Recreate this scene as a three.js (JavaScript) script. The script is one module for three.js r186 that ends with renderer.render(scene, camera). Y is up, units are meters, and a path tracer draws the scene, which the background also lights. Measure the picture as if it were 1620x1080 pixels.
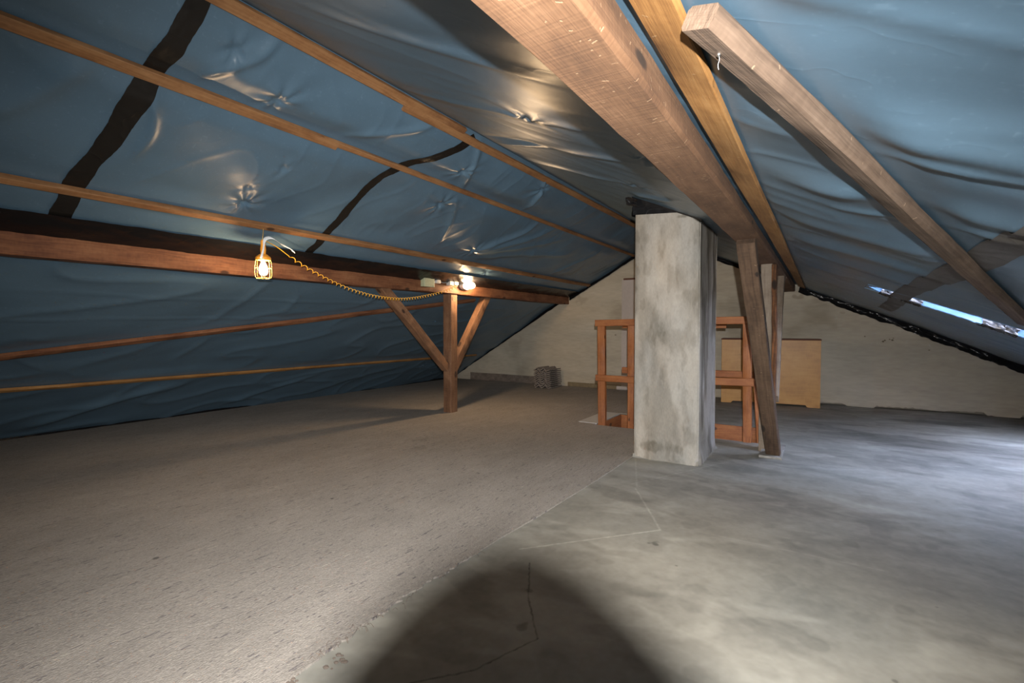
import * as THREE from 'three';
import { ImprovedNoise } from 'three/addons/math/ImprovedNoise.js';
import { mergeGeometries, toCreasedNormals } from 'three/addons/utils/BufferGeometryUtils.js';
import { RoundedBoxGeometry } from 'three/addons/geometries/RoundedBoxGeometry.js';

// ---------------------------------------------------------------- camera, sky, exposure
const V = (x, y, z) => new THREE.Vector3(x, y, z);
const EYE = V(0, 1.1, 0), YAW = THREE.MathUtils.degToRad(32.159), PITCH = THREE.MathUtils.degToRad(-1.691);
const scene = new THREE.Scene();
const camera = new THREE.PerspectiveCamera(2 * Math.atan(540 / 779) * 180 / Math.PI, 1620 / 1080, 0.005, 100);
camera.rotation.order = 'YXZ';
camera.rotation.set(PITCH, YAW, 0);
camera.position.copy(EYE);
const renderer = new THREE.WebGLRenderer({ antialias: true });
renderer.toneMapping = THREE.LinearToneMapping;
renderer.toneMappingExposure = 1.5;
renderer.shadowMap.enabled = true;
scene.background = new THREE.Color(0.62, 0.71, 1.0);
scene.backgroundIntensity = 20;
const FLASH_CANDELA = 48, BULB_CANDELA = 2.5, LAMP_CANDELA = 0.85;
const FLASH_COLOR = new THREE.Color(1.0, 0.97, 0.93), WARM = new THREE.Color(1.0, 0.66, 0.36);

// ---------------------------------------------------------------- helpers
function rng(seed) { let a = seed >>> 0; return () => { a = (a + 0x6D2B79F5) >>> 0; let t = Math.imul(a ^ (a >>> 15), 1 | a); t = (t + Math.imul(t ^ (t >>> 7), 61 | t)) ^ t; return ((t ^ (t >>> 14)) >>> 0) / 4294967296; }; }
const P = new ImprovedNoise();
const n3 = (x, y, z = 0) => P.noise(x + 100.3, y + 100.7, z + 50.1);
function fbm(x, y, z = 0, o = 4) { let s = 0, a = 0.5; for (let i = 0; i < o; i++) { s += a * n3(x, y, z + i * 7.3); x *= 2.03; y *= 2.03; a *= 0.5; } return s; }
const ridge = (x, y, z = 0) => 1 - Math.abs(n3(x, y, z)) * 2;
const clamp = (x, a = 0, b = 1) => Math.min(b, Math.max(a, x));
const smooth = (a, b, x) => { const t = clamp((x - a) / (b - a)); return t * t * (3 - 2 * t); };
const lerp = (a, b, t) => a + (b - a) * t;
function segd(px, pz, ax, az, bx, bz) { const dx = bx - ax, dz = bz - az, t = clamp(((px - ax) * dx + (pz - az) * dz) / (dx * dx + dz * dz)); return Math.hypot(px - ax - dx * t, pz - az - dz * t); }
// fast value noise for textures, optionally periodic
const HT = (() => { const r = rng(77), t = new Float32Array(65536); for (let i = 0; i < 65536; i++) t[i] = r(); return t; })();
function vn(x, y, seed = 0, px = 4096, py = 4096) {
  const xi = Math.floor(x), yi = Math.floor(y), fx = x - xi, fy = y - yi;
  const ux = fx * fx * (3 - 2 * fx), uy = fy * fy * (3 - 2 * fy);
  const x0 = ((xi % px) + px) % px, x1 = (x0 + 1) % px, y0 = ((yi % py) + py) % py, y1 = (y0 + 1) % py;
  const h = (a, b) => HT[(a * 73 + b * 1031 + seed * 7919 + (a * b & 255) * 31) & 65535];
  return (h(x0, y0) * (1 - ux) + h(x1, y0) * ux) * (1 - uy) + (h(x0, y1) * (1 - ux) + h(x1, y1) * ux) * uy;
}
function vf(x, y, seed = 0, o = 4) { let s = 0, a = 0.5, n = 0; for (let i = 0; i < o; i++) { s += a * vn(x, y, seed + i * 13); n += a; x *= 2.07; y *= 2.03; a *= 0.5; } return s / n; }

function tex(w, h, fn, srgb = true, repeat = true) {            // fn(u 0..1, v 0..1) -> [r,g,b] 0..1 (sRGB values for colour maps)
  const d = new Uint8Array(w * h * 4);
  for (let j = 0; j < h; j++) for (let i = 0; i < w; i++) {
    const c = fn((i + 0.5) / w, (j + 0.5) / h), k = (j * w + i) * 4;
    d[k] = clamp(c[0]) * 255; d[k + 1] = clamp(c[1]) * 255; d[k + 2] = clamp(c[2]) * 255; d[k + 3] = 255;
  }
  const t = new THREE.DataTexture(d, w, h, THREE.RGBAFormat);
  t.magFilter = THREE.LinearFilter; t.minFilter = THREE.LinearMipmapLinearFilter; t.generateMipmaps = true;
  if (repeat) t.wrapS = t.wrapT = THREE.RepeatWrapping;
  if (srgb) t.colorSpace = THREE.SRGBColorSpace;
  t.needsUpdate = true;
  return t;
}
const used = new Map();
function numbered(name) { const k = used.get(name) ?? 0; used.set(name, k + 1); return k ? `${name}_${String(k).padStart(3, '0')}` : name; }
function add(o, name, parent = scene) { o.name = parent === scene ? numbered(name) : name; o.traverse((m) => { if (m.isMesh) { m.castShadow = true; m.receiveShadow = true; } }); parent.add(o); return o; }
const mesh = (g, m, name, parent) => add(new THREE.Mesh(g, m), name, parent);
function tag(o, label, category, group) { o.userData = { ...o.userData, label, category }; if (group) o.userData.group = group; return o; }
function struct(g, m, name, label) { const o = mesh(g, m, name); o.userData.kind = 'structure'; if (label) o.userData.label = label; return o; }
function group(name, pos, label, category, grp) { const g = new THREE.Group(); g.name = numbered(name); g.position.copy(pos); scene.add(g); return tag(g, label, category, grp); }
function box(x0, x1, y0, y1, z0, z1, r = 0.003) {
  const g = new RoundedBoxGeometry(x1 - x0, y1 - y0, z1 - z0, 2, Math.min(r, (x1 - x0) / 2.2, (y1 - y0) / 2.2, (z1 - z0) / 2.2));
  g.translate((x0 + x1) / 2, (y0 + y1) / 2, (z0 + z1) / 2); return g;
}
function boxUV(g, s = 1) {                                        // uv in metres from the dominant axis of each face
  const p = g.attributes.position, n = g.attributes.normal, uv = new Float32Array(p.count * 2);
  for (let i = 0; i < p.count; i++) {
    const ax = Math.abs(n.getX(i)), ay = Math.abs(n.getY(i)), az = Math.abs(n.getZ(i));
    const [a, b] = ax > ay && ax > az ? [p.getZ(i), p.getY(i)] : ay > az ? [p.getX(i), p.getZ(i)] : [p.getX(i), p.getY(i)];
    uv[2 * i] = a * s; uv[2 * i + 1] = b * s;
  }
  g.setAttribute('uv', new THREE.BufferAttribute(uv, 2)); return g;
}
function tube(pts, r, seg = 32, rad = 8, closed = false) { return new THREE.TubeGeometry(new THREE.CatmullRomCurve3(pts, closed), seg, r, rad, closed); }
function rod(a, b, r, rad = 8) { return new THREE.TubeGeometry(new THREE.LineCurve3(a, b), 1, r, rad); }
function stdmat(o) { return new THREE.MeshStandardMaterial({ side: THREE.DoubleSide, ...o }); }
function phys(o) { return new THREE.MeshPhysicalMaterial({ side: THREE.DoubleSide, ...o }); }

// ---------------------------------------------------------------- materials
// wood: u across the grain (0.25 m per repeat), v along it (2 m per repeat)
function woodMat({ dark, mid, light, seed, saw = 0, knots = 5, fleck = 0, rough = 0.75, grain = 1, bump = 0.0012 }) {
  const r = rng(seed * 131 + 5), ks = [];
  for (let i = 0; i < knots; i++) ks.push([r(), r(), 0.022 + r() * 0.035]);
  const W = 256, H = 1024, hgt = new Float32Array(W * H);
  const fl = [];
  for (let i = 0; i < fleck; i++) fl.push([r() * W | 0, r() * H | 0, 4 + r() * 22 | 0, 0.3 + r() * 0.5, (r() - 0.5) * 0.5]);
  const flk = new Float32Array(W * H);
  for (const [x, y, l, s, k] of fl) for (let q = 0; q < l; q++) { const xx = (x + Math.round(q * 0.55)) % W, yy = (y + Math.round(q * k)) & (H - 1); flk[yy * W + xx] = Math.max(flk[yy * W + xx], s); flk[((yy + 1) & (H - 1)) * W + xx] = Math.max(flk[((yy + 1) & (H - 1)) * W + xx], s * 0.6); }
  const map = tex(W, H, (u, v) => {
    let du = 0, kn = 0;
    for (const [ku, kv, kr] of ks) {
      let a = u - ku, b = (v - kv); a -= Math.round(a); b -= Math.round(b);
      const d = Math.hypot(a * 0.25, b * 2 * 0.55);
      if (d < kr * 4) { du += a * 0.6 * Math.exp(-(d / kr) * (d / kr)); kn = Math.max(kn, smooth(kr * 0.55, kr * 0.28, d)); }
    }
    const s = Math.sin(2 * Math.PI * u) * 0.9, c = Math.cos(2 * Math.PI * u) * 0.9;
    const warp = n3(s * 0.9 + seed, c * 0.9, Math.sin(2 * Math.PI * v) * 1.1 + 9) * 0.6 + n3(s * 2, c * 2 + seed, Math.cos(2 * Math.PI * v) * 2) * 0.15;
    const ring = 0.5 + 0.5 * Math.sin((u - du + warp * 0.35) * 2 * Math.PI * 7);
    const fib = vn(u * 128, v * 40, seed + 3, 128, 40) * 0.6 + vn(u * 64, v * 12, seed + 8, 64, 12) * 0.4;
    const patch = vn(u * 3, v * 9, seed + 21, 3, 9) * 0.5 + vn(u * 8, v * 30, seed + 22, 8, 30) * 0.3 + vn(u * 16, v * 160, seed + 23, 16, 160) * 0.2;
    const sw = saw ? vn(u * 2 + v * 3, v * 420, seed + 31, 4096, 420) : 0.5;
    let t = clamp(0.5 + (ring - 0.5) * 0.18 * grain + (fib - 0.5) * 0.34 * grain + (patch - 0.5) * 0.75 + (sw - 0.5) * saw * 0.34);
    const i = Math.min(W - 1, u * W | 0), j = Math.min(H - 1, v * H | 0);
    hgt[j * W + i] = 0.5 + (fib - 0.5) * 0.4 * grain + (sw - 0.5) * saw * 0.6 - kn * 0.15 + flk[j * W + i] * 0.3;
    const col = [0, 1, 2].map((k) => t < 0.5 ? lerp(dark[k], mid[k], t * 2) : lerp(mid[k], light[k], t * 2 - 1));
    const f = flk[j * W + i];
    return col.map((x, k) => lerp(lerp(x, dark[k] * 0.55, kn * 0.8), [0.86, 0.74, 0.6][k], f));
  });
  const bm = tex(W, H, (u, v) => { const h = hgt[Math.min(H - 1, v * H | 0) * W + Math.min(W - 1, u * W | 0)]; return [h, h, h]; }, false);
  return stdmat({ map, bumpMap: bm, bumpScale: bump, roughness: rough });
}
const M = {};
M.batten = woodMat({ dark: [0.48, 0.31, 0.18], mid: [0.64, 0.45, 0.28], light: [0.74, 0.56, 0.38], seed: 1, knots: 1, rough: 0.7 });
M.strip = woodMat({ dark: [0.53, 0.36, 0.18], mid: [0.68, 0.49, 0.27], light: [0.78, 0.60, 0.38], seed: 2, knots: 1, rough: 0.7, fleck: 14 });
M.beam = woodMat({ dark: [0.33, 0.225, 0.145], mid: [0.475, 0.34, 0.23], light: [0.60, 0.455, 0.335], seed: 3, saw: 0.22, grain: 0.6, knots: 1, fleck: 150, rough: 0.88, bump: 0.003 });
M.purlin = woodMat({ dark: [0.36, 0.20, 0.12], mid: [0.52, 0.33, 0.21], light: [0.64, 0.45, 0.31], seed: 4, saw: 0.2, knots: 1, rough: 0.8 });
M.post = woodMat({ dark: [0.38, 0.25, 0.17], mid: [0.54, 0.39, 0.28], light: [0.66, 0.51, 0.39], seed: 5, saw: 0.2, knots: 3, fleck: 20, rough: 0.82 });
M.strut = woodMat({ dark: [0.24, 0.18, 0.13], mid: [0.38, 0.295, 0.225], light: [0.49, 0.40, 0.32], seed: 6, saw: 0.25, knots: 2, fleck: 30, rough: 0.9, bump: 0.0025 });
M.greypost = woodMat({ dark: [0.42, 0.37, 0.31], mid: [0.58, 0.52, 0.46], light: [0.68, 0.63, 0.56], seed: 7, knots: 0, rough: 0.9 });
M.diag = woodMat({ dark: [0.30, 0.235, 0.185], mid: [0.43, 0.35, 0.285], light: [0.55, 0.465, 0.395], seed: 8, saw: 0.15, knots: 2, fleck: 40, rough: 0.85, bump: 0.0025 });
M.rail = woodMat({ dark: [0.49, 0.27, 0.13], mid: [0.66, 0.395, 0.205], light: [0.75, 0.495, 0.28], seed: 9, knots: 3, rough: 0.65 });
M.oak = woodMat({ dark: [0.68, 0.45, 0.19], mid: [0.81, 0.585, 0.27], light: [0.87, 0.665, 0.35], seed: 10, knots: 0, rough: 0.45, bump: 0.0003, grain: 0.7 });
M.bark = woodMat({ dark: [0.22, 0.15, 0.10], mid: [0.45, 0.29, 0.17], light: [0.70, 0.46, 0.28], seed: 11, knots: 5, rough: 0.95, grain: 1.5, bump: 0.006 });

// blue-grey plastic sheeting
const crinkle = tex(1024, 1024, (u, v) => {
  const a = vn(u * 9, v * 9, 1, 9, 9), b = vn(u * 22, v * 22, 2, 22, 22), c = vn(u * 60, v * 60, 3, 60, 60), d = vn(u * 256, v * 256, 4, 256, 256);
  const rr = 1 - Math.abs(2 * vn(u * 7 + 0.3 * a, v * 7 + 0.3 * b, 5, 7, 7) - 1);
  const h = 0.30 * a + 0.2 * b + 0.06 * c + 0.015 * d + 0.2 * Math.pow(rr, 12) + 0.15;
  return [h, h, h];
}, false);
const filmTone = tex(1024, 1024, (u, v) => {
  const p = vn(u * 4, v * 4, 11, 4, 4) * 0.5 + vn(u * 13, v * 13, 12, 13, 13) * 0.3 + vn(u * 200, v * 200, 13, 200, 200) * 0.2;
  const dust = Math.pow(vn(u * 90, v * 90, 14, 90, 90), 14) * 0.06;
  const k = 0.93 + (p - 0.5) * 0.08;
  return [0.405 * k + dust, 0.525 * k + dust, 0.615 * k + dust];
});
M.film = phys({ map: filmTone, bumpMap: crinkle, bumpScale: 0.0012, roughness: 0.34, specularIntensity: 1 });
M.black = phys({ color: new THREE.Color(0.008, 0.008, 0.009), roughness: 0.25, bumpMap: crinkle, bumpScale: 0.004, specularIntensity: 0.3 });
M.shinyblack = phys({ color: new THREE.Color(0.010, 0.010, 0.011), roughness: 0.2, bumpMap: crinkle, bumpScale: 0.008, specularIntensity: 1 });
M.tape = phys({ color: new THREE.Color(0.010, 0.009, 0.008), roughness: 0.27, bumpMap: crinkle, bumpScale: 0.008, specularIntensity: 0.7 });
M.greytape = phys({ color: new THREE.Color(0.075, 0.070, 0.064), roughness: 0.6, bumpMap: crinkle, bumpScale: 0.004 });
M.foil = phys({ color: new THREE.Color(0.07, 0.065, 0.06), roughness: 0.25, metalness: 0.6, bumpMap: crinkle, bumpScale: 0.01 });

// floor slab: unique map over x -2.4..3.6, z -8.4..2.6
const FX0 = -2.4, FX1 = 3.6, FZ0 = -8.4, FZ1 = 2.6;
const chalk = [[-1.532, -4.69, -1.06, -3.3, 0.4], [-1.06, -3.268, -0.723, -2.663, 0.6], [-0.723, -2.663, -1.25, -2.06, 0.9], [-1.11, -3.349, -0.64, -4.3, 0.4], [-0.64, -2.75, 0.25, -2.75, 0.22]];
const joint = [[-1.137, -1.963, -0.99, -1.70], [-0.99, -1.70, -0.833, -1.493], [-0.833, -1.493, -0.93, -1.24], [-0.93, -1.24, -1.5, -0.6]];
const spots = [[-0.70, -2.474, 0.03, 0.35], [-0.92, -1.52, 0.035, 0.3], [0.21, -1.9, 0.012, 0.3], [0.4, -2.5, 0.01, 0.3], [-0.55, -2.3, 0.008, 0.3], [-1.02, -1.75, 0.02, 0.25], [0.38, -1.62, 0.012, 0.35]];
const slabMap = tex(1536, 2048, (u, v) => {
  const x = lerp(FX0, FX1, u), z = lerp(FZ1, FZ0, v);
  const a = vf(x * 0.9 + 3, z * 1.3, 3, 3), b = vf(x * 3.2, z * 6.5 + 7, 9, 4), c = vf(x * 22, z * 22, 15, 2), st = vf(x * 1.5 + z * 0.8, z * 5.5 - x * 1.7, 22, 4), fl = vf(x * 60, z * 60, 35, 2);
  let k = 0.625 + (a - 0.5) * 0.16 + (b - 0.5) * 0.13 + (c - 0.5) * 0.06 + (fl - 0.5) * 0.04;
  k -= smooth(0.58, 0.72, st) * 0.06; k += smooth(0.60, 0.74, vf(x * 2.3 + 40, z * 6 + x * 2, 51, 3)) * 0.06;
  k -= smooth(0.66, 0.74, vf(x * 7, z * 7, 61, 2)) * 0.035;
  // streaks across the slab to the right, old dried puddle marks
  const wet = smooth(0.56, 0.68, vf(x * 0.8 + 9, z * 3.4 + 2, 71, 4)) * smooth(-4.6, -5.4, z) * smooth(-0.2, 0.4, x); k -= wet * 0.13;
  const jit = (vn(x * 60, z * 60, 5) - 0.5) * 0.006;
  for (const [ax, az, bx, bz, s] of chalk) { const d = segd(x + jit, z, ax, az, bx, bz); if (d < 0.02) k += s * 0.14 * smooth(0.009, 0.003, d) * (0.4 + vn(x * 40, z * 40, 8)); }
  for (const [ax, az, bx, bz] of joint) { const d = segd(x + jit, z, ax, az, bx, bz); if (d < 0.02) k -= 0.22 * smooth(0.0045, 0.001, d) * (0.4 + vn(x * 70, z * 70, 18)); }
  for (const [sx, sz, r, s] of spots) { const d = Math.hypot(x - sx, z - sz) + (vn(x * 45, z * 45, 4) - 0.5) * r; k -= s * 0.5 * smooth(r, r * 0.5, d); }
  const warm = (vf(x * 1.1, z * 1.1, 44, 2) - 0.5) * 0.04;
  return [k * 1.0 + warm, k * 0.985, k * 0.925 - warm];
}, true, false);
const gritBump = tex(512, 512, (u, v) => { const h = 0.5 + (vn(u * 20, v * 20, 1, 20, 20) - 0.5) * 0.5 + (vn(u * 120, v * 120, 2, 120, 120) - 0.5) * 0.4; return [h, h, h]; }, false);
M.slab = stdmat({ map: slabMap, roughness: 0.78 });
M.slabside = stdmat({ color: new THREE.Color(0.30, 0.285, 0.25), roughness: 0.9 });

// carpet: unique map over x -7.5..-1.2, z -8.4..1.6, flecks run along the roof
const CX0 = -7.5, CX1 = -1.2, CZ0 = -8.4, CZ1 = 1.6;
const carpetMap = (() => {
  const W = 2048, H = 2048, fleck = new Float32Array(W * H), r = rng(21);
  for (let i = 0; i < 52000; i++) {
    const x = r() * W | 0, y = r() * H | 0, l = 2 + r() * r() * 11 | 0, s = (0.05 + r() * 0.155) * (r() < 0.75 ? -1 : 0.5), sl = (r() - 0.5) * 0.3, w = r() < 0.3 ? 2 : 1;
    for (let q = 0; q < l; q++) for (let t = 0; t < w; t++) { const xx = (x + t + Math.round(q * sl)) & (W - 1), yy = (y + q) & (H - 1); fleck[yy * W + xx] = clamp(fleck[yy * W + xx] + s, -0.26, 0.09); }
  }
  const marks = [[-3.30, -3.55, 0.14, 0.05], [-3.05, -3.3, 0.09, 0.05], [-2.62, -2.02, 0.016, 0.3], [-2.15, -2.95, 0.012, 0.28], [-4.0, -2.9, 0.012, 0.25], [-2.65, -1.05, 0.014, 0.25], [-3.4, -1.9, 0.16, 0.03]];
  return tex(W, H, (u, v) => {
    const x = lerp(CX0, CX1, u), z = lerp(CZ1, CZ0, v), i = Math.min(W - 1, u * W | 0), j = Math.min(H - 1, v * H | 0);
    const row = (vn(x * 90, z * 3.2, 5) - 0.5) * 0.03, tuft = (HT[(i * 53 + j * 1223 + (i * j & 1023) * 7) & 65535] - 0.5) * 0.12, pat = (vf(x * 1.3, z * 1.1, 2, 4) - 0.5) * 0.10 + (vf(x * 8, z * 5, 12, 3) - 0.5) * 0.06;
    let k = 0.665 + row + tuft + pat; const f = fleck[j * W + i];
    for (const [mx, mz, mr, s] of marks) { const d = Math.hypot(x - mx, z - mz); if (d < mr * 2) k -= s * smooth(mr, mr * 0.4, d + (vn(x * 30, z * 30, 3) - 0.5) * mr); }
    return [k * 1.0 + f, k * 0.955 + f * 0.98, k * 0.905 + f * 0.8];
  }, true, false);
})();
const pileBump = tex(512, 512, (u, v) => { const h = vn(u * 170, v * 60, 1, 170, 60) * 0.5 + vn(u * 250, v * 250, 2, 250, 250) * 0.5; return [h, h, h]; }, false);
pileBump.repeat.set(12, 20);
M.carpet = stdmat({ map: carpetMap, roughness: 0.97, bumpMap: pileBump, bumpScale: 0.0022 });

function plaster(seed, base, w, h, stains) {
  return tex(w, h, (u, v) => {
    const a = vf(u * 5, v * 5, seed, 4), b = vf(u * 18, v * 18, seed + 5, 4), c = vf(u * 130, v * 130, seed + 7, 2);
    let k = 1 + (a - 0.5) * 0.16 + (b - 0.5) * 0.12 + (c - 0.5) * 0.08; const st = stains ? stains(u, v) : 0;
    const w2 = (vf(u * 4 + 30, v * 4, seed + 9, 3) - 0.5) * 0.05;
    return [base[0] * k - st + w2, base[1] * k - st * 1.02, base[2] * k - st * 1.06 - w2];
  }, true, false);
}
const wallMap = plaster(101, [0.80, 0.765, 0.695], 1536, 768, (u, v) => {   // u: x -8..4, v: y -0.1..2.9
  const x = lerp(-8, 4, u), y = lerp(-0.1, 2.9, v);
  let s = smooth(0.60, 0.75, vf(x * 1.4, y * 1.6, 140, 4)) * 0.07;
  for (const [px, py, r, q] of [[-0.30, 1.53, 0.10, 0.10], [0.25, 1.30, 0.04, 0.07], [-3.75, 1.6, 0.18, 0.06], [-2.2, 0.9, 0.03, 0.2], [-3.05, 0.96, 0.02, 0.35], [-3.12, 0.93, 0.012, 0.3]]) { const d = Math.hypot(x - px, (y - py) * 1.8); s += q * smooth(r, r * 0.4, d + (vn(x * 20, y * 20, 7) - 0.5) * r); }
  for (const [px, py, r] of [[0.72, 0.92, 0.012], [0.77, 0.935, 0.01], [0.80, 0.925, 0.014], [0.81, 0.95, 0.008], [1.18, 0.8, 0.008], [0.70, 0.905, 0.014], [0.5, 0.97, 0.009]]) s += 0.4 * smooth(r, r * 0.5, Math.hypot(x - px, y - py));
  return s;
});
M.wall = stdmat({ map: wallMap, roughness: 0.92, bumpMap: gritBump, bumpScale: 0.003 });
M.core = stdmat({ color: new THREE.Color(0.24, 0.22, 0.18), roughness: 1 });
M.outer = stdmat({ color: new THREE.Color(0.20, 0.17, 0.14), roughness: 1 });
// chimney: left half of the map is the front, right half the side
const chimMap = plaster(202, [0.735, 0.71, 0.67], 1024, 1024, (u, v) => {
  const side = u > 0.5, x = (u % 0.5) * 2, y = v * 2.25;
  let s = smooth(0.54, 0.70, vf(x * 2.2 + (side ? 9 : 0), y * 1.3, 210, 4)) * 0.10 + smooth(0.6, 0.72, vf(x * 9, y * 7, 220, 3)) * 0.05;
  if (side) { s += smooth(0.48, 0.66, vf(x * 5 + 3, y * 1.6, 230, 4)) * 0.20 - smooth(0.62, 0.72, vf(x * 9, y * 1.5 + 5, 240, 3)) * 0.10; }
  else { for (const [px, py, rx, ry, q] of [[0.62, 1.02, 0.36, 0.13, 0.075], [0.5, 1.86, 0.25, 0.25, 0.04], [0.2, 1.83, 0.07, 0.05, 0.06], [0.88, 1.35, 0.16, 0.06, 0.06], [0.75, 1.98, 0.09, 0.015, 0.15], [0.35, 0.11, 0.45, 0.04, 0.10], [0.85, 0.2, 0.16, 0.1, 0.06]]) { const d = Math.hypot((x - px) / rx, (y - py) / ry) + (vf(x * 12, y * 9, 5, 4) - 0.5) * 1.9; s += q * smooth(1.15, 0.35, d); } }
  return s;
});
M.chimney = stdmat({ map: chimMap, roughness: 0.9, bumpMap: gritBump, bumpScale: 0.003 });
M.mortar = stdmat({ color: new THREE.Color(0.24, 0.23, 0.205), roughness: 0.95, bumpMap: gritBump, bumpScale: 0.006 });
const cloudy = (name, base, seed, rough, amt = 0.15) => (M[name] = stdmat({ map: tex(256, 256, (u, v) => { const k = 1 + (vn(u * 8, v * 8, seed, 8, 8) - 0.5) * amt + (vn(u * 60, v * 60, seed + 1, 60, 60) - 0.5) * amt; return base.map((x) => x * k); }), roughness: rough }));
cloudy('tile', [0.55, 0.515, 0.49], 31, 0.85, 0.3); cloudy('paper', [0.84, 0.80, 0.78], 32, 0.8, 0.04); cloudy('offwhite', [0.86, 0.85, 0.84], 33, 0.5, 0.04); cloudy('greenbox', [0.76, 0.79, 0.66], 34, 0.55, 0.06);
cloudy('cement', [0.60, 0.59, 0.57], 35, 0.9, 0.2); cloudy('remnant', [0.52, 0.47, 0.43], 36, 1, 0.25); cloudy('skirting', [0.55, 0.49, 0.38], 37, 0.8, 0.15); cloudy('browntrim', [0.40, 0.22, 0.14], 38, 0.7, 0.2);
for (const m of Object.values(M)) if (m.map) m.color.setScalar(0.66);   // overall albedo level of the mapped surfaces
M.rubber = stdmat({ color: new THREE.Color(0.85, 0.33, 0.03), roughness: 0.5 });
M.cord = stdmat({ color: new THREE.Color(0.85, 0.42, 0.03), roughness: 0.45 });
M.wire = stdmat({ color: new THREE.Color(0.7, 0.45, 0.12), roughness: 0.4, metalness: 0.6 });
M.clearfilm = phys({ color: new THREE.Color(0.82, 0.84, 0.85), roughness: 0.35, transmission: 0.15, thickness: 0 });
M.dark = stdmat({ color: new THREE.Color(0.01, 0.01, 0.01), roughness: 0.6 });
M.steel = stdmat({ color: new THREE.Color(0.7, 0.7, 0.68), roughness: 0.3, metalness: 1 });
M.glow = stdmat({ color: new THREE.Color(1, 0.9, 0.75), emissive: new THREE.Color(1.0, 0.80, 0.52), emissiveIntensity: 5, roughness: 0.4 });
M.flashglow = stdmat({ color: new THREE.Color(1, 1, 1), emissive: FLASH_COLOR, emissiveIntensity: 2, roughness: 0.3 });
M.glass = phys({ color: new THREE.Color(1, 1, 1), roughness: 0.05, transmission: 1, thickness: 0 });

// ---------------------------------------------------------------- the shell
// roof planes (undersides of the sheeting). left slope above and below the purlin, right slope
const yLU = (x) => 2.318 + 0.57 * (x + 2.73), yLL = (x) => 1.537 + 0.609 * (x + 4.21), yR = (x) => 1.570 - 0.45 * x;
const XR = -2.259, ZW = -8.25, ZB = 2.6;
const nLU = V(0.57, -1, 0).normalize(), nLL = V(0.609, -1, 0).normalize(), nR = V(-0.45, -1, 0).normalize();

// floor slab with the stairwell
const SW = { x0: -2.13, x1: -0.44, z0: -5.95, z1: -5.16 };
{
  const s = new THREE.Shape([[-8, -ZB], [4.2, -ZB], [4.2, 8.6], [-8, 8.6]].map(([x, y]) => new THREE.Vector2(x, y)));
  s.holes.push(new THREE.Path([[SW.x0, -SW.z1], [SW.x0, -SW.z0], [SW.x1, -SW.z0], [SW.x1, -SW.z1]].map(([x, y]) => new THREE.Vector2(x, y))));
  const g = new THREE.ExtrudeGeometry(s, { depth: 0.25, bevelEnabled: false });
  g.rotateX(-Math.PI / 2); g.translate(0, -0.25, 0);
  const p = g.attributes.position, uv = g.attributes.uv;
  for (let i = 0; i < p.count; i++) uv.setXY(i, (p.getX(i) - FX0) / (FX1 - FX0), (FZ1 - p.getZ(i)) / (FZ1 - FZ0));
  const f = struct(g, [M.slab, M.slabside], 'floor', 'bare grey concrete floor with scratches and stains');
}
{ // shaft below the stair opening
  const parts = [box(SW.x0 - 0.1, SW.x0, -2.6, -0.25, SW.z0 - 0.1, SW.z1 + 0.1), box(SW.x1, SW.x1 + 0.1, -2.6, -0.25, SW.z0 - 0.1, SW.z1 + 0.1), box(SW.x0, SW.x1, -2.6, -0.25, SW.z0 - 0.1, SW.z0), box(SW.x0, SW.x1, -2.6, -0.25, SW.z1, SW.z1 + 0.1), box(SW.x0 - 0.1, SW.x1 + 0.1, -2.7, -2.6, SW.z0 - 0.1, SW.z1 + 0.1)];
  struct(mergeGeometries(parts), M.slabside, 'wall_stairwell');
}
function prismXY(pts, z0, z1) { const g = new THREE.ExtrudeGeometry(new THREE.Shape(pts.map(([x, y]) => new THREE.Vector2(x, y))), { depth: z1 - z0, bevelEnabled: false }); g.translate(0, 0, z0); return g; }
{ // gable wall: masonry core, plaster skin whose lower edge has crumbled away on the right
  const up = 0.14;
  const outline = [[-8, -0.2], [4.2, -0.2], [4.2, yR(4.2) + up], [XR, yR(XR) + up], [-8, yLL(-8) + up]];
  const wb = struct(prismXY(outline.map(([x, y]) => [x, Math.max(y, -0.2)]), -8.6, -8.37), M.core, 'wall_back', 'rough plastered gable wall at the far end');
  const r = rng(5), bot = [];
  for (let x = 4.1; x > -0.05; x -= 0.018 + r() * 0.03) bot.push([x, Math.max(0.001, 0.016 + 0.05 * (vf(x * 3, 1, 3, 3) - 0.2) + (r() - 0.5) * 0.016 - (vn(x * 2.2, 4, 9) > 0.68 ? 0.04 : 0))]);
  bot.push([-0.05, -0.02], [-7.9, -0.02]);
  const top = [[-7.9, yLL(-7.9) + 0.12], [-4.0, yLL(-4.0) + 0.08], [XR, yR(XR) + 0.12], [4.1, yR(4.1) + 0.12]].map(([x, y]) => [x, Math.max(y, 0)]);
  const g = prismXY([...bot, ...top], -8.37, -8.25);
  const p = g.attributes.position, uv = g.attributes.uv;
  for (let i = 0; i < p.count; i++) uv.setXY(i, (p.getX(i) + 8) / 12, (p.getY(i) + 0.1) / 3);
  mesh(g, M.wall, 'plaster', wb);
  const front = struct(prismXY([[-8, -0.2], [4.2, -0.2], [4.2, 0], [XR, yR(XR) + up], [-8, 0]], ZB, ZB + 0.2), M.outer, 'wall_front');
}
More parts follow.
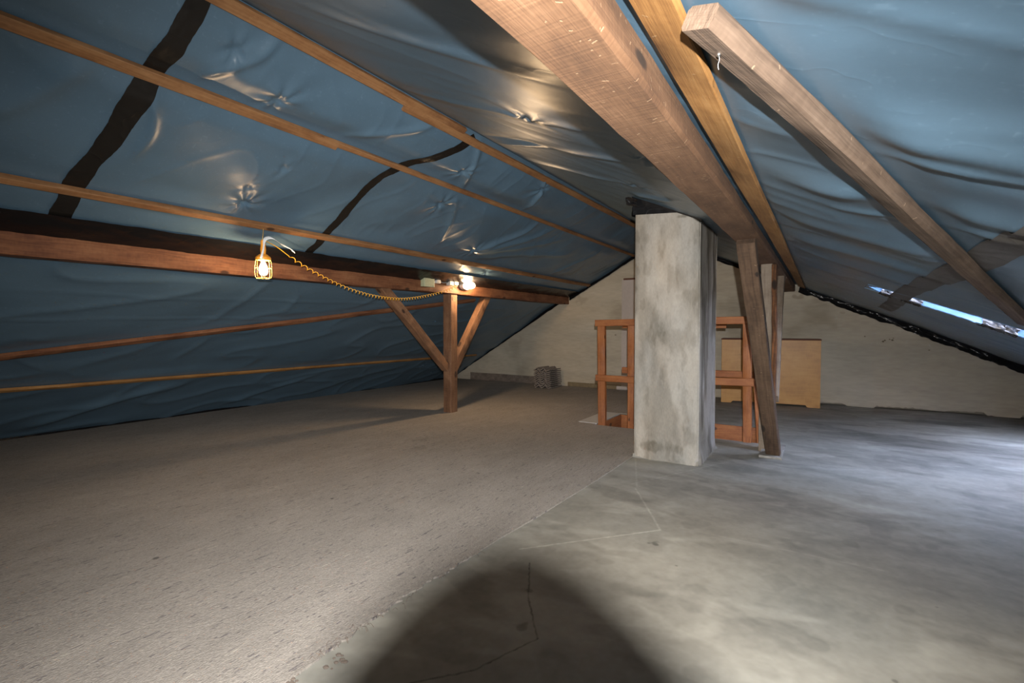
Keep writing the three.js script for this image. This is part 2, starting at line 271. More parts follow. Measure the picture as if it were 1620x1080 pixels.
// roof shells above the sheeting, the right one with two roof windows
const deckUp = 0.16;
{
  const mk = (poly, holes, ang, ox, oy) => {                    // poly in (distance along slope from ridge, -z)
    const s = new THREE.Shape(poly.map(([a, b]) => new THREE.Vector2(a, b)));
    for (const h of holes) s.holes.push(new THREE.Path(h.map(([a, b]) => new THREE.Vector2(a, b))));
    const g = new THREE.ExtrudeGeometry(s, { depth: 0.08, bevelEnabled: false });
    g.rotateX(-Math.PI / 2); g.rotateZ(ang); g.translate(ox, oy, 0); return g;
  };
  const aR = Math.atan(0.45), kR = 1 / Math.cos(aR), D = (x) => (x - XR) * kR;
  const rect = (x0, x1, z0, z1) => [[D(x0), -z1], [D(x0), -z0], [D(x1), -z0], [D(x1), -z1]];
  struct(mk([[-0.1, -ZB - 0.2], [D(4.3), -ZB - 0.2], [D(4.3), 8.6], [-0.1, 8.6]], [rect(0.28, 1.45, -5.09, -4.30), rect(1.62, 2.2, -6.5, -5.3)], -aR, XR, yR(XR) + deckUp), M.outer, 'ceiling_right');
  // left slopes: simple thick plates
  const plate = (x0, x1, f, t) => prismXY([[x0, f(x0) + t], [x1, f(x1) + t], [x1, f(x1) + t + 0.08], [x0, f(x0) + t + 0.08]], -8.6, ZB + 0.2);
  struct(mergeGeometries([plate(-4.1, XR + 0.02, yLU, 0.2), plate(-8.3, -4.05, yLL, 0.16)]), M.outer, 'ceiling_left');
}

// ---------------------------------------------------------------- sheeting
const BX = [-2.26, -2.71, -3.50, -3.72];                          // lines where battens hold the upper left sheets
const puckers = [   // x, z, radius, depth, spokes, turn
  [-3.37, -1.90, 0.11, 0.030, 7, 0.5], [-3.22, -1.84, 0.08, 0.012, 4, 1.4], [-2.60, -1.66, 0.13, 0.026, 6, 1.0], [-2.92, -3.43, 0.12, 0.028, 6, 0.2], [-2.56, -3.28, 0.11, 0.026, 7, 2.0],
  [-3.33, -4.46, 0.11, 0.030, 8, 0.9], [-2.40, -4.35, 0.13, 0.03, 6, 2.4], [-3.62, -5.15, 0.16, 0.02, 7, 0.3], [-2.46, -1.35, 0.12, 0.018, 5, 0.1], [-3.0, -1.95, 0.09, 0.012, 3, 0.3], [-2.75, -5.6, 0.14, 0.02, 6, 0.3]];
const foldsLU = [   // ax, az, bx, bz, height, width
  [-3.30, -4.50, -2.76, -4.95, 0.030, 0.045], [-3.30, -4.55, -2.78, -5.35, 0.028, 0.05], [-3.32, -4.6, -2.85, -5.8, 0.026, 0.06], [-3.42, -4.7, -3.0, -6.3, 0.02, 0.06], [-2.72, -3.5, -2.3, -3.15, 0.018, 0.03], [-2.66, -4.5, -2.3, -4.25, 0.022, 0.03],
  [-3.3, -3.9, -2.8, -3.5, 0.012, 0.03], [-3.2, -1.2, -2.8, -1.16, 0.012, 0.03], [-2.65, -1.3, -2.3, -1.5, 0.015, 0.03], [-3.2, -0.6, -2.75, -0.9, 0.018, 0.05], [-3.3, -0.4, -2.75, -0.55, 0.015, 0.04], [-2.65, -2.2, -2.3, -2.7, 0.012, 0.03], [-3.42, -6.6, -2.8, -6.9, 0.016, 0.05]];
function fold(x, z, [ax, az, bx, bz, h, w]) {
  const dx = bx - ax, dz = bz - az, L2 = dx * dx + dz * dz, t = ((x - ax) * dx + (z - az) * dz) / L2;
  if (t < -0.15 || t > 1.15) return 0;
  const L = Math.sqrt(L2), d = ((x - ax) * dz - (z - az) * dx) / L + 0.02 * Math.sin(t * 5 + ax * 9), e = smooth(-0.15, 0.2, t) * smooth(1.15, 0.75, t);
  const q = d / w; return q < -3 || q > 3 ? 0 : h * e * Math.exp(-q * q) * (1 + 0.4 * Math.tanh(q * 2));
}
function pucker(x, z, [px, pz, r, a, k, ph]) {
  const dx = (x - px) * 1.15, dz = z - pz, d = Math.hypot(dx, dz); if (d > r * 3.2) return 0;
  const th = Math.atan2(dz, dx), e = Math.exp(-(d / r) * 1.3);
  return 1.35 * a * (-0.55 * Math.exp(-(d * d) / (r * r * 0.12)) + e * 0.75 * smooth(0, r * 0.45, d) * (0.5 + 0.5 * Math.cos(k * th + ph + 1.5 * Math.sin(2 * th + ph))));
}
function hLU(x, z) {
  let d = 9; for (const b of BX) d = Math.min(d, Math.abs(x - b));
  const m = smooth(0, 0.16, d);
  let h = m * (0.012 + 0.05 * n3(x * 1.1, z * 0.75, 3) + 0.022 * n3(x * 2.6, z * 2.1, 8)) + (0.25 + 0.75 * m) * 0.003 * n3(x * 5 + n3(z * 2, x), z * 5, 5);
  h += m * 0.004 * Math.pow(clamp(ridge(x * 1.4 + z * 0.5, z * 2.6 + n3(x * 2, z * 2) * 0.6, 2)), 6);
  for (const p of puckers) h += pucker(x, z, p) * (0.4 + 0.6 * m);
  for (const f of foldsLU) h += fold(x, z, f);
  return h + 0.002;
}
function hLL(x, z) {
  const e = smooth(-6.75, -6.3, x) ;
  const hold = Math.min(Math.abs(x + 5.78 + 0.008 * z), Math.abs(x - (-5.46 + 0.24 * -z * 0.9))) ;
  const m = smooth(0, 0.15, hold);
  let h = m * (0.03 * n3(x * 0.8, z * 0.5, 13) + 0.018 * n3(x * 2, z * 1.3, 18)) + 0.007 * m * Math.pow(clamp(ridge(x * 2.2 + z * 0.9, z * 0.8 - x * 0.9 + 0.5 * n3(x, z, 4), 6)), 4) * 2;
  h += 0.0025 * n3(x * 6 + z * 2, z * 2.5 - x * 2, 15);
  for (const f of [[-6.45, -1.5, -5.95, -2.6, 0.035, 0.07], [-6.5, -3.4, -6.0, -4.4, 0.02, 0.06], [-6.4, -4.6, -5.95, -6.0, 0.02, 0.08], [-4.5, -1.0, -4.42, -7, 0.006, 0.012], [-4.85, -0.6, -4.75, -3.5, 0.006, 0.012]]) h += fold(x, z, f);
  return h + (1 - e) * 0.03 * (0.5 + n3(z * 0.6, 2, 1)) + 0.002;
}
const foldsR = [ // long slack folds that run down the slope
  [-0.15, -1.33, 0.6, -1.30, 0.030, 0.10], [0.02, -1.52, 0.55, -1.36, 0.016, 0.03], [-0.1, -1.95, 0.62, -1.72, 0.03, 0.09], [0.05, -2.2, 0.5, -1.95, 0.014, 0.03], [-0.15, -2.6, 0.5, -2.55, 0.028, 0.12], [0.1, -2.85, 0.5, -2.6, 0.012, 0.03], [-0.15, -3.3, 0.5, -3.2, 0.026, 0.12], [-0.18, -3.9, 0.5, -3.8, 0.024, 0.12], [-0.15, -4.6, 0.3, -4.5, 0.02, 0.12],
  [-0.12, -0.8, 0.3, -0.6, 0.02, 0.1], [-2.2, -3.2, -0.6, -2.35, 0.016, 0.035], [-2.2, -3.05, -1.0, -2.65, -0.012, 0.04], [-2.2, -2.2, -0.7, -2.0, 0.014, 0.05], [-1.7, -1.2, -0.7, -1.5, 0.012, 0.05], [-2.2, -3.7, -1.2, -3.35, 0.02, 0.04], [-1.25, -3.8, -0.85, -3.4, 0.025, 0.03]];
function hR(x, z) {
  const m = smooth(0, 0.10, Math.min(Math.abs(x + 0.27), 9)) * smooth(0.0, 0.08, Math.abs(x - XR));
  const slack = x > -0.2 ? 1 : 0.55;
  let h = m * slack * (0.03 * n3(x * 0.7, z * 1.1, 23) + 0.022 * n3(x * 1.2, z * 2.6, 28) + 0.006 * n3(x * 1.6, z * 5, 31)) + 0.0012 * m * n3(x * 5, z * 8, 33);
  h += m * slack * 0.006 * Math.pow(clamp(ridge(x * 0.9 + 0.4 * n3(x * 2, z), z * 3.1 + x * 0.6, 36)), 5);
  for (const f of foldsR) h += m * fold(x, z, f);
  h *= lerp(0.06, 1, smooth(0.03, 0.17, segd(x, z, -0.165, -0.9, 0.94, -3.72)));
  for (const p of [[-1.20, -2.08, 0.12, 0.03, 6, 0.5], [-0.72, -2.35, 0.13, 0.03, 7, 1.5], [-1.1, -3.35, 0.12, 0.025, 6, 0.2]]) h += pucker(x, z, p);
  return h * (x > 2.2 ? 0.3 : 0.8) * (x > 0.1 ? lerp(1, smooth(0.3, 0.75, Math.abs(z + 4.75)), smooth(0.1, 0.35, x)) : 1);
}
function sheetGeo(x0, x1, zA, zB, nx, nz, yOf, n, h, skip) {       // zA(x) near edge, zB(x) far edge
  const pos = [], uv = [], idx = [];
  for (let j = 0; j <= nz; j++) for (let i = 0; i <= nx; i++) {
    const x = lerp(x0, x1, i / nx), t = j / nz, z = lerp(zA(x), zB(x), t), k = h(x, z);
    pos.push(x + n.x * k, yOf(x) + n.y * k, z + n.z * k); uv.push(x * 1.13, z);
  }
  const W = nx + 1;
  for (let j = 0; j < nz; j++) for (let i = 0; i < nx; i++) {
    const a = j * W + i;
    if (skip) { const x = lerp(x0, x1, (i + 0.5) / nx), z = lerp(zA(x), zB(x), (j + 0.5) / nz); if (skip(x, z)) continue; }
    idx.push(a, a + W, a + 1, a + 1, a + W, a + W + 1);
  }
  const g = new THREE.BufferGeometry();
  g.setAttribute('position', new THREE.Float32BufferAttribute(pos, 3)); g.setAttribute('uv', new THREE.Float32BufferAttribute(uv, 2)); g.setIndex(idx); g.computeVertexNormals(); return g;
}
const seam1 = (x) => lerp(-1.13, -1.03, smooth(-2.26, -3.74, x)) + 0.012 * n3(x * 4, 1, 1);
const seam2 = (x) => -2.665 - 0.46 * smooth(-2.9, -2.2, x) + 0.012 * n3(x * 5, 3, 1);
const K = (z) => () => z;
const skyOpen = (x, z) => { if (x < 0.31 || x > 1.40) return false; const t = (x - 0.31) / 0.76, zn = -4.74 + 0.37 * Math.min(t, 1), zf = -5.09 + 0.22 * Math.min(t, 1); const pinch = smooth(0.31, 0.40, x); return z < lerp((zn + zf) / 2, zn, pinch) && z > lerp((zn + zf) / 2, zf, pinch); };
const winOpen = (x, z) => x > 1.63 && x < 2.17 && z > -6.45 && z < -5.35;
const chimHole = (x, z) => x > -1.335 && x < -0.82 && z < -4.075 && z > -4.775;
tag(mesh(sheetGeo(-3.76, XR, K(ZB - 0.01), (x) => seam1(x), 70, 150, yLU, nLU, hLU), M.film, 'plastic_sheet'), 'blue-grey plastic sheet at the left edge, before the wide black seam tape', 'sheet');
tag(mesh(sheetGeo(-3.76, XR, (x) => seam1(x), (x) => seam2(x), 110, 130, yLU, nLU, hLU), M.film, 'plastic_sheet'), 'blue-grey plastic sheet between the two black seam tapes, above the hanging work lamp', 'sheet');
tag(mesh(sheetGeo(-3.76, XR, (x) => seam2(x), K(-8.24), 110, 380, yLU, nLU, hLU), M.film, 'plastic_sheet'), 'crumpled blue-grey plastic sheet beyond the narrow black tape, above the oval lamp', 'sheet');
tag(mesh(sheetGeo(-6.76, -3.98, K(ZB - 0.01), K(-8.24), 130, 480, yLL, nLL, hLL), M.film, 'plastic_sheet'), 'dark blue plastic sheet of the low eave slope under the left purlin', 'sheet');
tag(mesh(sheetGeo(XR, 0.52, K(ZB - 0.01), K(-8.24), 150, 640, yR, nR, hR, (x, z) => chimHole(x, z) || skyOpen(x, z)), M.film, 'plastic_sheet'), 'blue-grey plastic sheet that passes over the heavy ridge beam and around the chimney', 'sheet');
tag(mesh(sheetGeo(0.52, 4.1, K(ZB - 0.01), K(-8.24), 170, 560, yR, nR, hR, (x, z) => skyOpen(x, z) || winOpen(x, z)), M.film, 'plastic_sheet'), 'blue-grey plastic sheet of the low right slope, right of the grey tape', 'sheet');

// tapes lie on the sheeting: same surface, 3 mm proud, ragged edges
function tapeGeo(along, width, nL, nWd, yOf, n, h, lift, ragged, seed) {  // along(t) -> [x, z]
  const pos = [], uv = [], idx = [];
  for (let j = 0; j <= nL; j++) {
    const t = j / nL, [x, z] = along(t), [x2, z2] = along(t + 0.002), dx = x2 - x, dz = z2 - z, L = Math.hypot(dx, dz), sx = -dz / L, sz = dx / L;
    const wl = width * (1 + ragged * n3(t * 11, seed, 1) * 1.4 + 0.05 * n3(t * 70, seed, 2)), wr = width * (1 + ragged * n3(t * 9, seed + 9, 4) * 1.4 + 0.05 * n3(t * 60, seed, 5));
    for (let i = 0; i <= nWd; i++) {
      const s = lerp(-wl, wr, i / nWd) / 2, px = x + sx * s, pz = z + sz * s, k = h(px, pz) + lift + 0.0025 * n3(px * 30, pz * 30, seed);
      pos.push(px + n.x * k, yOf(px) + n.y * k, pz); uv.push(px, pz);
    }
  }
  for (let j = 0; j < nL; j++) for (let i = 0; i < nWd; i++) { const a = j * (nWd + 1) + i; idx.push(a, a + nWd + 1, a + 1, a + 1, a + nWd + 1, a + nWd + 2); }
  const g = new THREE.BufferGeometry(); g.setAttribute('position', new THREE.Float32BufferAttribute(pos, 3)); g.setAttribute('uv', new THREE.Float32BufferAttribute(uv, 2)); g.setIndex(idx); g.computeVertexNormals(); return g;
}
tag(mesh(tapeGeo((t) => { const x = lerp(-2.28, -3.755, t); return [x, seam1(x)]; }, 0.10, 120, 8, yLU, nLU, hLU, 0.004, 0.22, 2), M.tape, 'seam_tape'), 'wide black seam tape on the left slope, nearest the left edge', 'tape');
tag(mesh(tapeGeo((t) => { const x = lerp(-2.29, -3.755, t); return [x, seam2(x)]; }, 0.075, 120, 8, yLU, nLU, hLU, 0.004, 0.22, 5), M.tape, 'seam_tape'), 'narrow black seam tape running down to the purlin right of the work lamp', 'tape');
tag(mesh(tapeGeo((t) => [0.50 + 0.02 * Math.sin(t * 3) - 0.02 + 0.10 * smooth(0.55, 1, t), lerp(-0.6, -6.9, t)], 0.115, 260, 8, yR, nR, hR, 0.004, 0.12, 8), M.greytape, 'seam_tape'), 'dull grey seam tape on the right slope, crossing behind the loose diagonal batten', 'tape');

// ribbons of crumpled black plastic where sheeting meets wall and purlin
function ribbon(a, b, wdir, width, n, nL, amp, seed, fray = 0.2) {
  const pos = [], uv = [], idx = [], nW = 10, L = a.distanceTo(b), c = V(0, 0, 0);
  for (let j = 0; j <= nL; j++) for (let i = 0; i <= nW; i++) {
    const t = j / nL, s = i / nW, e = 1 + fray * n3(t * L * 7, seed + (i > nW / 2 ? 5 : 0)), w = (s - 0.5) * width * e;
    const k = amp * (n3(t * L * 5, s * 2.2, seed) * 1.0 + n3(t * L * 16, s * 5, seed + 3) * 0.6 + 0.4 * ridge(t * L * 11 + s, s * 3, seed + 7)) + amp * 0.5;
    c.lerpVectors(a, b, t).addScaledVector(wdir, w).addScaledVector(n, k); pos.push(c.x, c.y, c.z); uv.push(t * L, s * width);
  }
  for (let j = 0; j < nL; j++) for (let i = 0; i < nW; i++) { const q = j * (nW + 1) + i; idx.push(q, q + nW + 1, q + 1, q + 1, q + nW + 1, q + nW + 2); }
  const g = new THREE.BufferGeometry(); g.setAttribute('position', new THREE.Float32BufferAttribute(pos, 3)); g.setAttribute('uv', new THREE.Float32BufferAttribute(uv, 2)); g.setIndex(idx); g.computeVertexNormals(); return g;
}
{ // along the top of the left purlin
  const g = ribbon(V(-3.832, 1.696, ZB), V(-3.832, 1.688, -8.24), V(0.21, 0.082, 0).normalize(), 0.25, V(0.36, -0.93, 0).normalize(), 300, 0.005, 11, 0.04);
  tag(mesh(g, M.black, 'plastic_strip'), 'long smooth black plastic strip above the left purlin', 'strip');
}
const wallN = V(0, 0, 1);
tag(mesh(ribbon(V(-3.93, yLU(-3.93) - 0.01, -8.225), V(XR + 0.02, yLU(XR + 0.02) - 0.025, -8.225), V(0.2, -0.9, 0.35).normalize(), 0.09, V(0.35, -0.5, 0.8).normalize(), 160, 0.012, 21), M.black, 'plastic_strip'), 'black plastic strip along the gable between left purlin and chimney', 'strip');
tag(mesh(ribbon(V(-6.72, 0.03, -8.225), V(-4.05, yLL(-4.05) - 0.02, -8.225), V(0.2, -0.9, 0.35).normalize(), 0.08, V(0.35, -0.5, 0.8).normalize(), 160, 0.010, 31), M.black, 'plastic_strip'), 'black plastic strip along the gable from the eave to the left purlin', 'strip');
tag(mesh(ribbon(V(XR, yR(XR) - 0.02, -8.225), V(-0.46, yR(-0.46) - 0.02, -8.225), V(-0.2, -0.9, 0.35).normalize(), 0.09, V(-0.3, -0.5, 0.8).normalize(), 120, 0.012, 41), M.black, 'plastic_strip'), 'short black plastic strip along the gable between chimney and ridge beam', 'strip');
tag(mesh(ribbon(V(-0.27, yR(-0.27) - 0.015, -8.215), V(2.9, yR(2.9) - 0.03, -8.215), V(-0.2, -0.9, 0.35).normalize(), 0.135, V(-0.3, -0.5, 0.8).normalize(), 260, 0.028, 51, 0.35), M.shinyblack, 'plastic_strip'), 'shiny crumpled black plastic strip along the gable right of the ridge beam', 'strip');
tag(mesh(ribbon(V(-6.665, 0.042, ZB), V(-6.685, 0.03, -8.2), V(0.25, -0.95, 0).normalize(), 0.075, V(0.8, 0.4, 0), 260, 0.012, 61, 0.3), M.black, 'plastic_strip'), 'black hem strip where the left eave sheet meets the carpet', 'strip');

// ---------------------------------------------------------------- timbers
const TR = rng(404);
function timberGeo(len, w, t, { seg = 0, ch = 0.003, wob = 0.0015, seed = 1, wane = 0.002, bow = 0 } = {}) {
  seg = seg || Math.max(6, Math.round(len / 0.08));
  const c = ch, ring = [[-w / 2 + c, -t / 2], [w / 2 - c, -t / 2], [w / 2, -t / 2 + c], [w / 2, t / 2 - c], [w / 2 - c, t / 2], [-w / 2 + c, t / 2], [-w / 2, t / 2 - c], [-w / 2, -t / 2 + c]];
  const pos = [], uv = [], u0 = TR(), v0 = TR();
  const pt = (k, j) => {
    const y = len * j / seg, [a, b] = ring[k % 8], s = 1 + wane * 8 * n3(y * 6, seed + (k >> 1) * 3, 2);
    const ox = wob * (n3(y * 1.3, seed, 5) * 2 + n3(y * 9, seed + k, 7) * 0.7), oz = wob * (n3(y * 1.1, seed + 4, 9) * 2 + n3(y * 9, seed + k + 30, 7) * 0.7) + bow * Math.sin(Math.PI * j / seg);
    return [a * (k % 2 ? s : 1) + ox, y, b * (k % 2 ? 1 : s) + oz];
  };
  const per = [0]; for (let k = 0; k < 8; k++) per.push(per[k] + Math.hypot(ring[(k + 1) % 8][0] - ring[k][0], ring[(k + 1) % 8][1] - ring[k][1]));
  const tri = (A, B, C, ua, ub, uc) => { pos.push(...A, ...B, ...C); uv.push(...ua, ...ub, ...uc); };
  for (let j = 0; j < seg; j++) for (let k = 0; k < 8; k++) {
    const A = pt(k, j), B = pt(k + 1, j), C = pt(k + 1, j + 1), D = pt(k, j + 1), U = (q, y) => [u0 + per[q] / 0.25, v0 + y / 2];
    tri(A, C, B, U(k, A[1]), U(k + 1, C[1]), U(k + 1, B[1])); tri(A, D, C, U(k, A[1]), U(k, D[1]), U(k + 1, C[1]));
  }
  for (const j of [0, seg]) for (let k = 1; k < 7; k++) { const A = pt(0, j), B = pt(k, j), C = pt(k + 1, j), f = (q) => [u0 + q[0] / 0.25, v0 + q[2] / 0.25]; j ? tri(A, C, B, f(A), f(C), f(B)) : tri(A, B, C, f(A), f(B), f(C)); }
  const g = new THREE.BufferGeometry(); g.setAttribute('position', new THREE.Float32BufferAttribute(pos, 3)); g.setAttribute('uv', new THREE.Float32BufferAttribute(uv, 2));
  g.computeVertexNormals(); return toCreasedNormals(g, 0.7);
}
// a piece of timber from a to b; 'wide' is the direction of its width w, thickness t lies across both
function timber(name, a, b, w, t, wide, mat, parent = scene, opt = {}) {
  const d = b.clone().sub(a), len = d.length(), y = d.clone().normalize(), x = wide.clone().addScaledVector(y, -wide.dot(y)).normalize(), z = new THREE.Vector3().crossVectors(x, y);
  const m = new THREE.Mesh(timberGeo(len, w, t, { seed: Math.floor(TR() * 90), ...opt }), mat);
  m.quaternion.setFromRotationMatrix(new THREE.Matrix4().makeBasis(x, y, z)); m.position.copy(a);
  if (parent !== scene) m.position.sub(parent.position);
  return add(m, name, parent);
}
const aU = V(1, 0.57, 0).normalize(), aD = V(1, 0.609, 0).normalize(), aRt = V(1, -0.45, 0).normalize();
// battens on the left slope. (xTop: upslope edge on the sheet)
function slopeBatten(xT0, z0, xT1, z1, w, t, yOf, n, dir, mat, label, opt) {
  const c = (x, z) => V(x, yOf(x), z).addScaledVector(dir, -w / 2).addScaledVector(n, t / 2 + 0.004);
  return tag(timber('roof_batten', c(xT0, z0), c(xT1, z1), w, t, dir, mat, scene, opt), label, 'batten', 'battens holding the sheeting');
}
slopeBatten(-2.262, 2.4, -2.262, -2.95, 0.064, 0.030, yLU, nLU, aU, M.batten, 'near length of the topmost left batten, beside the ridge beam at top');
slopeBatten(-2.300, -2.37, -2.262, -8.2, 0.058, 0.030, yLU, nLU, aU, M.batten, 'far length of the topmost left batten, ending behind the chimney');
slopeBatten(-2.706, 2.4, -2.712, -2.17, 0.060, 0.030, yLU, nLU, aU, M.batten, 'near length of the middle left batten, from the left edge to its splice');
slopeBatten(-2.712, -2.05, -2.704, -8.2, 0.038, 0.028, yLU, nLU, aU, M.batten, 'far thinner length of the middle left batten, from splice to gable');
slopeBatten(-3.495, 2.4, -3.515, -8.2, 0.046, 0.036, yLU, nLU, aU, M.batten, 'lowest batten above the left purlin, just above the work lamp');
slopeBatten(-5.44, -0.2, -4.24, -5.75, 0.060, 0.034, yLL, nLL, aD, M.purlin, 'dark slanting batten on the low eave sheet, rising to the purlin');
slopeBatten(-5.73, 2.4, -5.80, -7.9, 0.042, 0.026, yLL, nLL, aD, M.strip, 'lowest thin batten along the eave sheet, nearest the carpet');
// board along the right side of the ridge beam
slopeBatten(-0.217, 2.4, -0.200, -8.15, 0.092, 0.017, yR, nR, V(1, -0.45, 0).normalize(), M.strip, 'pale yellowish board running along the right side of the ridge beam');
{ // loose diagonal batten on the right slope
  const o = group('diagonal_batten', V(-0.172, yR(-0.172), -0.885).addScaledVector(nR, 0.027), 'rough square batten running diagonally down the right slope, with a nail at its end', 'batten');
  const e = V(0.94, yR(0.94), -3.72).addScaledVector(nR, 0.025), along = e.clone().sub(o.position).normalize();
  timber('bar', o.position.clone(), e, 0.066, 0.040, aRt, M.diag, o, { ch: 0.006, wob: 0.003, wane: 0.004 });
  const q = along.clone().multiplyScalar(0.085).addScaledVector(nR, 0.0215).addScaledVector(aRt, -0.004);
  const head = new THREE.SphereGeometry(0.0045, 12, 8); head.translate(q.x, q.y, q.z);
  mesh(head, M.steel, 'nail', o);
  mesh(tube([q.clone(), q.clone().add(V(0.001, -0.010, 0)), q.clone().add(V(-0.001, -0.019, 0.001)), q.clone().add(V(0, -0.027, 0))], 0.0005, 12, 6), M.offwhite, 'thread', o);
}
{ // ridge beam: five-sided section, slightly cambered
  const xs = [-0.487, -0.335], segs = 110, z0 = 2.5, z1 = -8.27, pos = [], uv = [];
  const ring = (z) => {
    const c = 1.612 + 0.038 * Math.sin(Math.PI * clamp(-z / 8.25)), j = (k) => 0.0025 * n3(z * 5, k * 7, 1) + 0.002 * n3(z * 22, k * 5, 4);
    return [[xs[0] + 0.008 + j(1), c + j(2)], [xs[1] - 0.010 + j(3), c + j(4)], [xs[1] + j(5), c + 0.012 + j(6)], [xs[1] + j(7), yR(xs[1]) - 0.012], [xs[0], yR(xs[0]) - 0.012], [xs[0] + j(8), c + 0.009 + j(9)]];
  };
  const per = [0, 0.134, 0.15, 0.25, 0.42, 0.6, 0.612];
  for (let i = 0; i < segs; i++) {
    const za = lerp(z0, z1, i / segs), zb = lerp(z0, z1, (i + 1) / segs), A = ring(za), B = ring(zb);
    for (let k = 0; k < 6; k++) {
      const k2 = (k + 1) % 6, a = [...A[k], za], b = [...A[k2], za], c = [...B[k2], zb], d = [...B[k], zb], U = (q, z) => [per[q] / 0.25 + 0.1, -z / 2];
      pos.push(...a, ...b, ...c, ...a, ...c, ...d); uv.push(...U(k, za), ...U(k + 1, za), ...U(k + 1, zb), ...U(k, za), ...U(k + 1, zb), ...U(k, zb));
    }
  }
  const g = new THREE.BufferGeometry(); g.setAttribute('position', new THREE.Float32BufferAttribute(pos, 3)); g.setAttribute('uv', new THREE.Float32BufferAttribute(uv, 2)); g.computeVertexNormals();
  tag(mesh(toCreasedNormals(g, 0.5), M.beam, 'ridge_beam'), 'heavy rough-sawn brown ridge beam running overhead to the gable', 'beam');
}
tag(timber('purlin', V(-4.02, 1.598, 2.5), V(-4.02, 1.592, -8.27), 0.14, 0.155, V(1, 0, 0), M.purlin, scene, { ch: 0.006, wob: 0.004, wane: 0.003, seg: 160 }), 'long reddish brown purlin carrying lamps on the left', 'beam');
tag(timber('timber_post', V(-4.035, 0, -4.93), V(-4.035, 1.515, -4.93), 0.13, 0.13, V(1, 0, 0), M.post, scene, { ch: 0.006, wob: 0.002 }), 'upright brown timber post under the left purlin', 'post');
tag(timber('diagonal_brace', V(-4.045, 0.58, -4.86), V(-4.045, 1.545, -3.76), 0.095, 0.10, V(1, 0, 0), M.post, scene, { ch: 0.005, wob: 0.002 }), 'slanting brace on the near side of the left post', 'brace');
tag(timber('diagonal_brace', V(-4.045, 0.54, -4.97), V(-4.045, 1.54, -5.75), 0.095, 0.11, V(1, 0, 0), M.post, scene, { ch: 0.005, wob: 0.002 }), 'slanting brace on the far side of the left post, below the oval lamp', 'brace');
// supports under the ridge beam
tag(timber('diagonal_brace', V(-0.333, 0.0, -4.735), V(-0.408, 1.648, -3.40), 0.107, 0.10, V(1, 0, 0), M.strut, scene, { ch: 0.006, wob: 0.003 }), 'dark grey-brown leaning brace under the ridge beam, right of the chimney', 'brace');
{
  const o = group('timber_post', V(-0.41, 0, -4.93), 'pale upright post with a bark edge behind the dark leaning brace', 'post');
  timber('post_body', V(-0.415, 0.0, -4.92), V(-0.415, 1.655, -4.90), 0.09, 0.13, V(1, 0, 0), M.greypost, o, { ch: 0.004 });
  timber('bark_edge', V(-0.352, 0.02, -4.90), V(-0.352, 1.642, -4.88), 0.036, 0.13, V(1, 0, 0), M.bark, o, { ch: 0.005, wob: 0.006, wane: 0.02, seg: 60 });
}
tag(timber('diagonal_brace', V(-0.36, 0.45, -5.0), V(-0.385, 1.64, -6.0), 0.085, 0.10, V(1, 0, 0), M.greypost, scene, { ch: 0.004 }), 'grey weathered brace behind the bark-edged post, rising toward the gable', 'brace');
tag(mesh(boxUV(box(-0.435, -0.262, 0, 0.022, -5.12, -4.60, 0.006)), M.cement, 'post_footing'), 'thin grey cement footing under the leaning brace', 'footing');

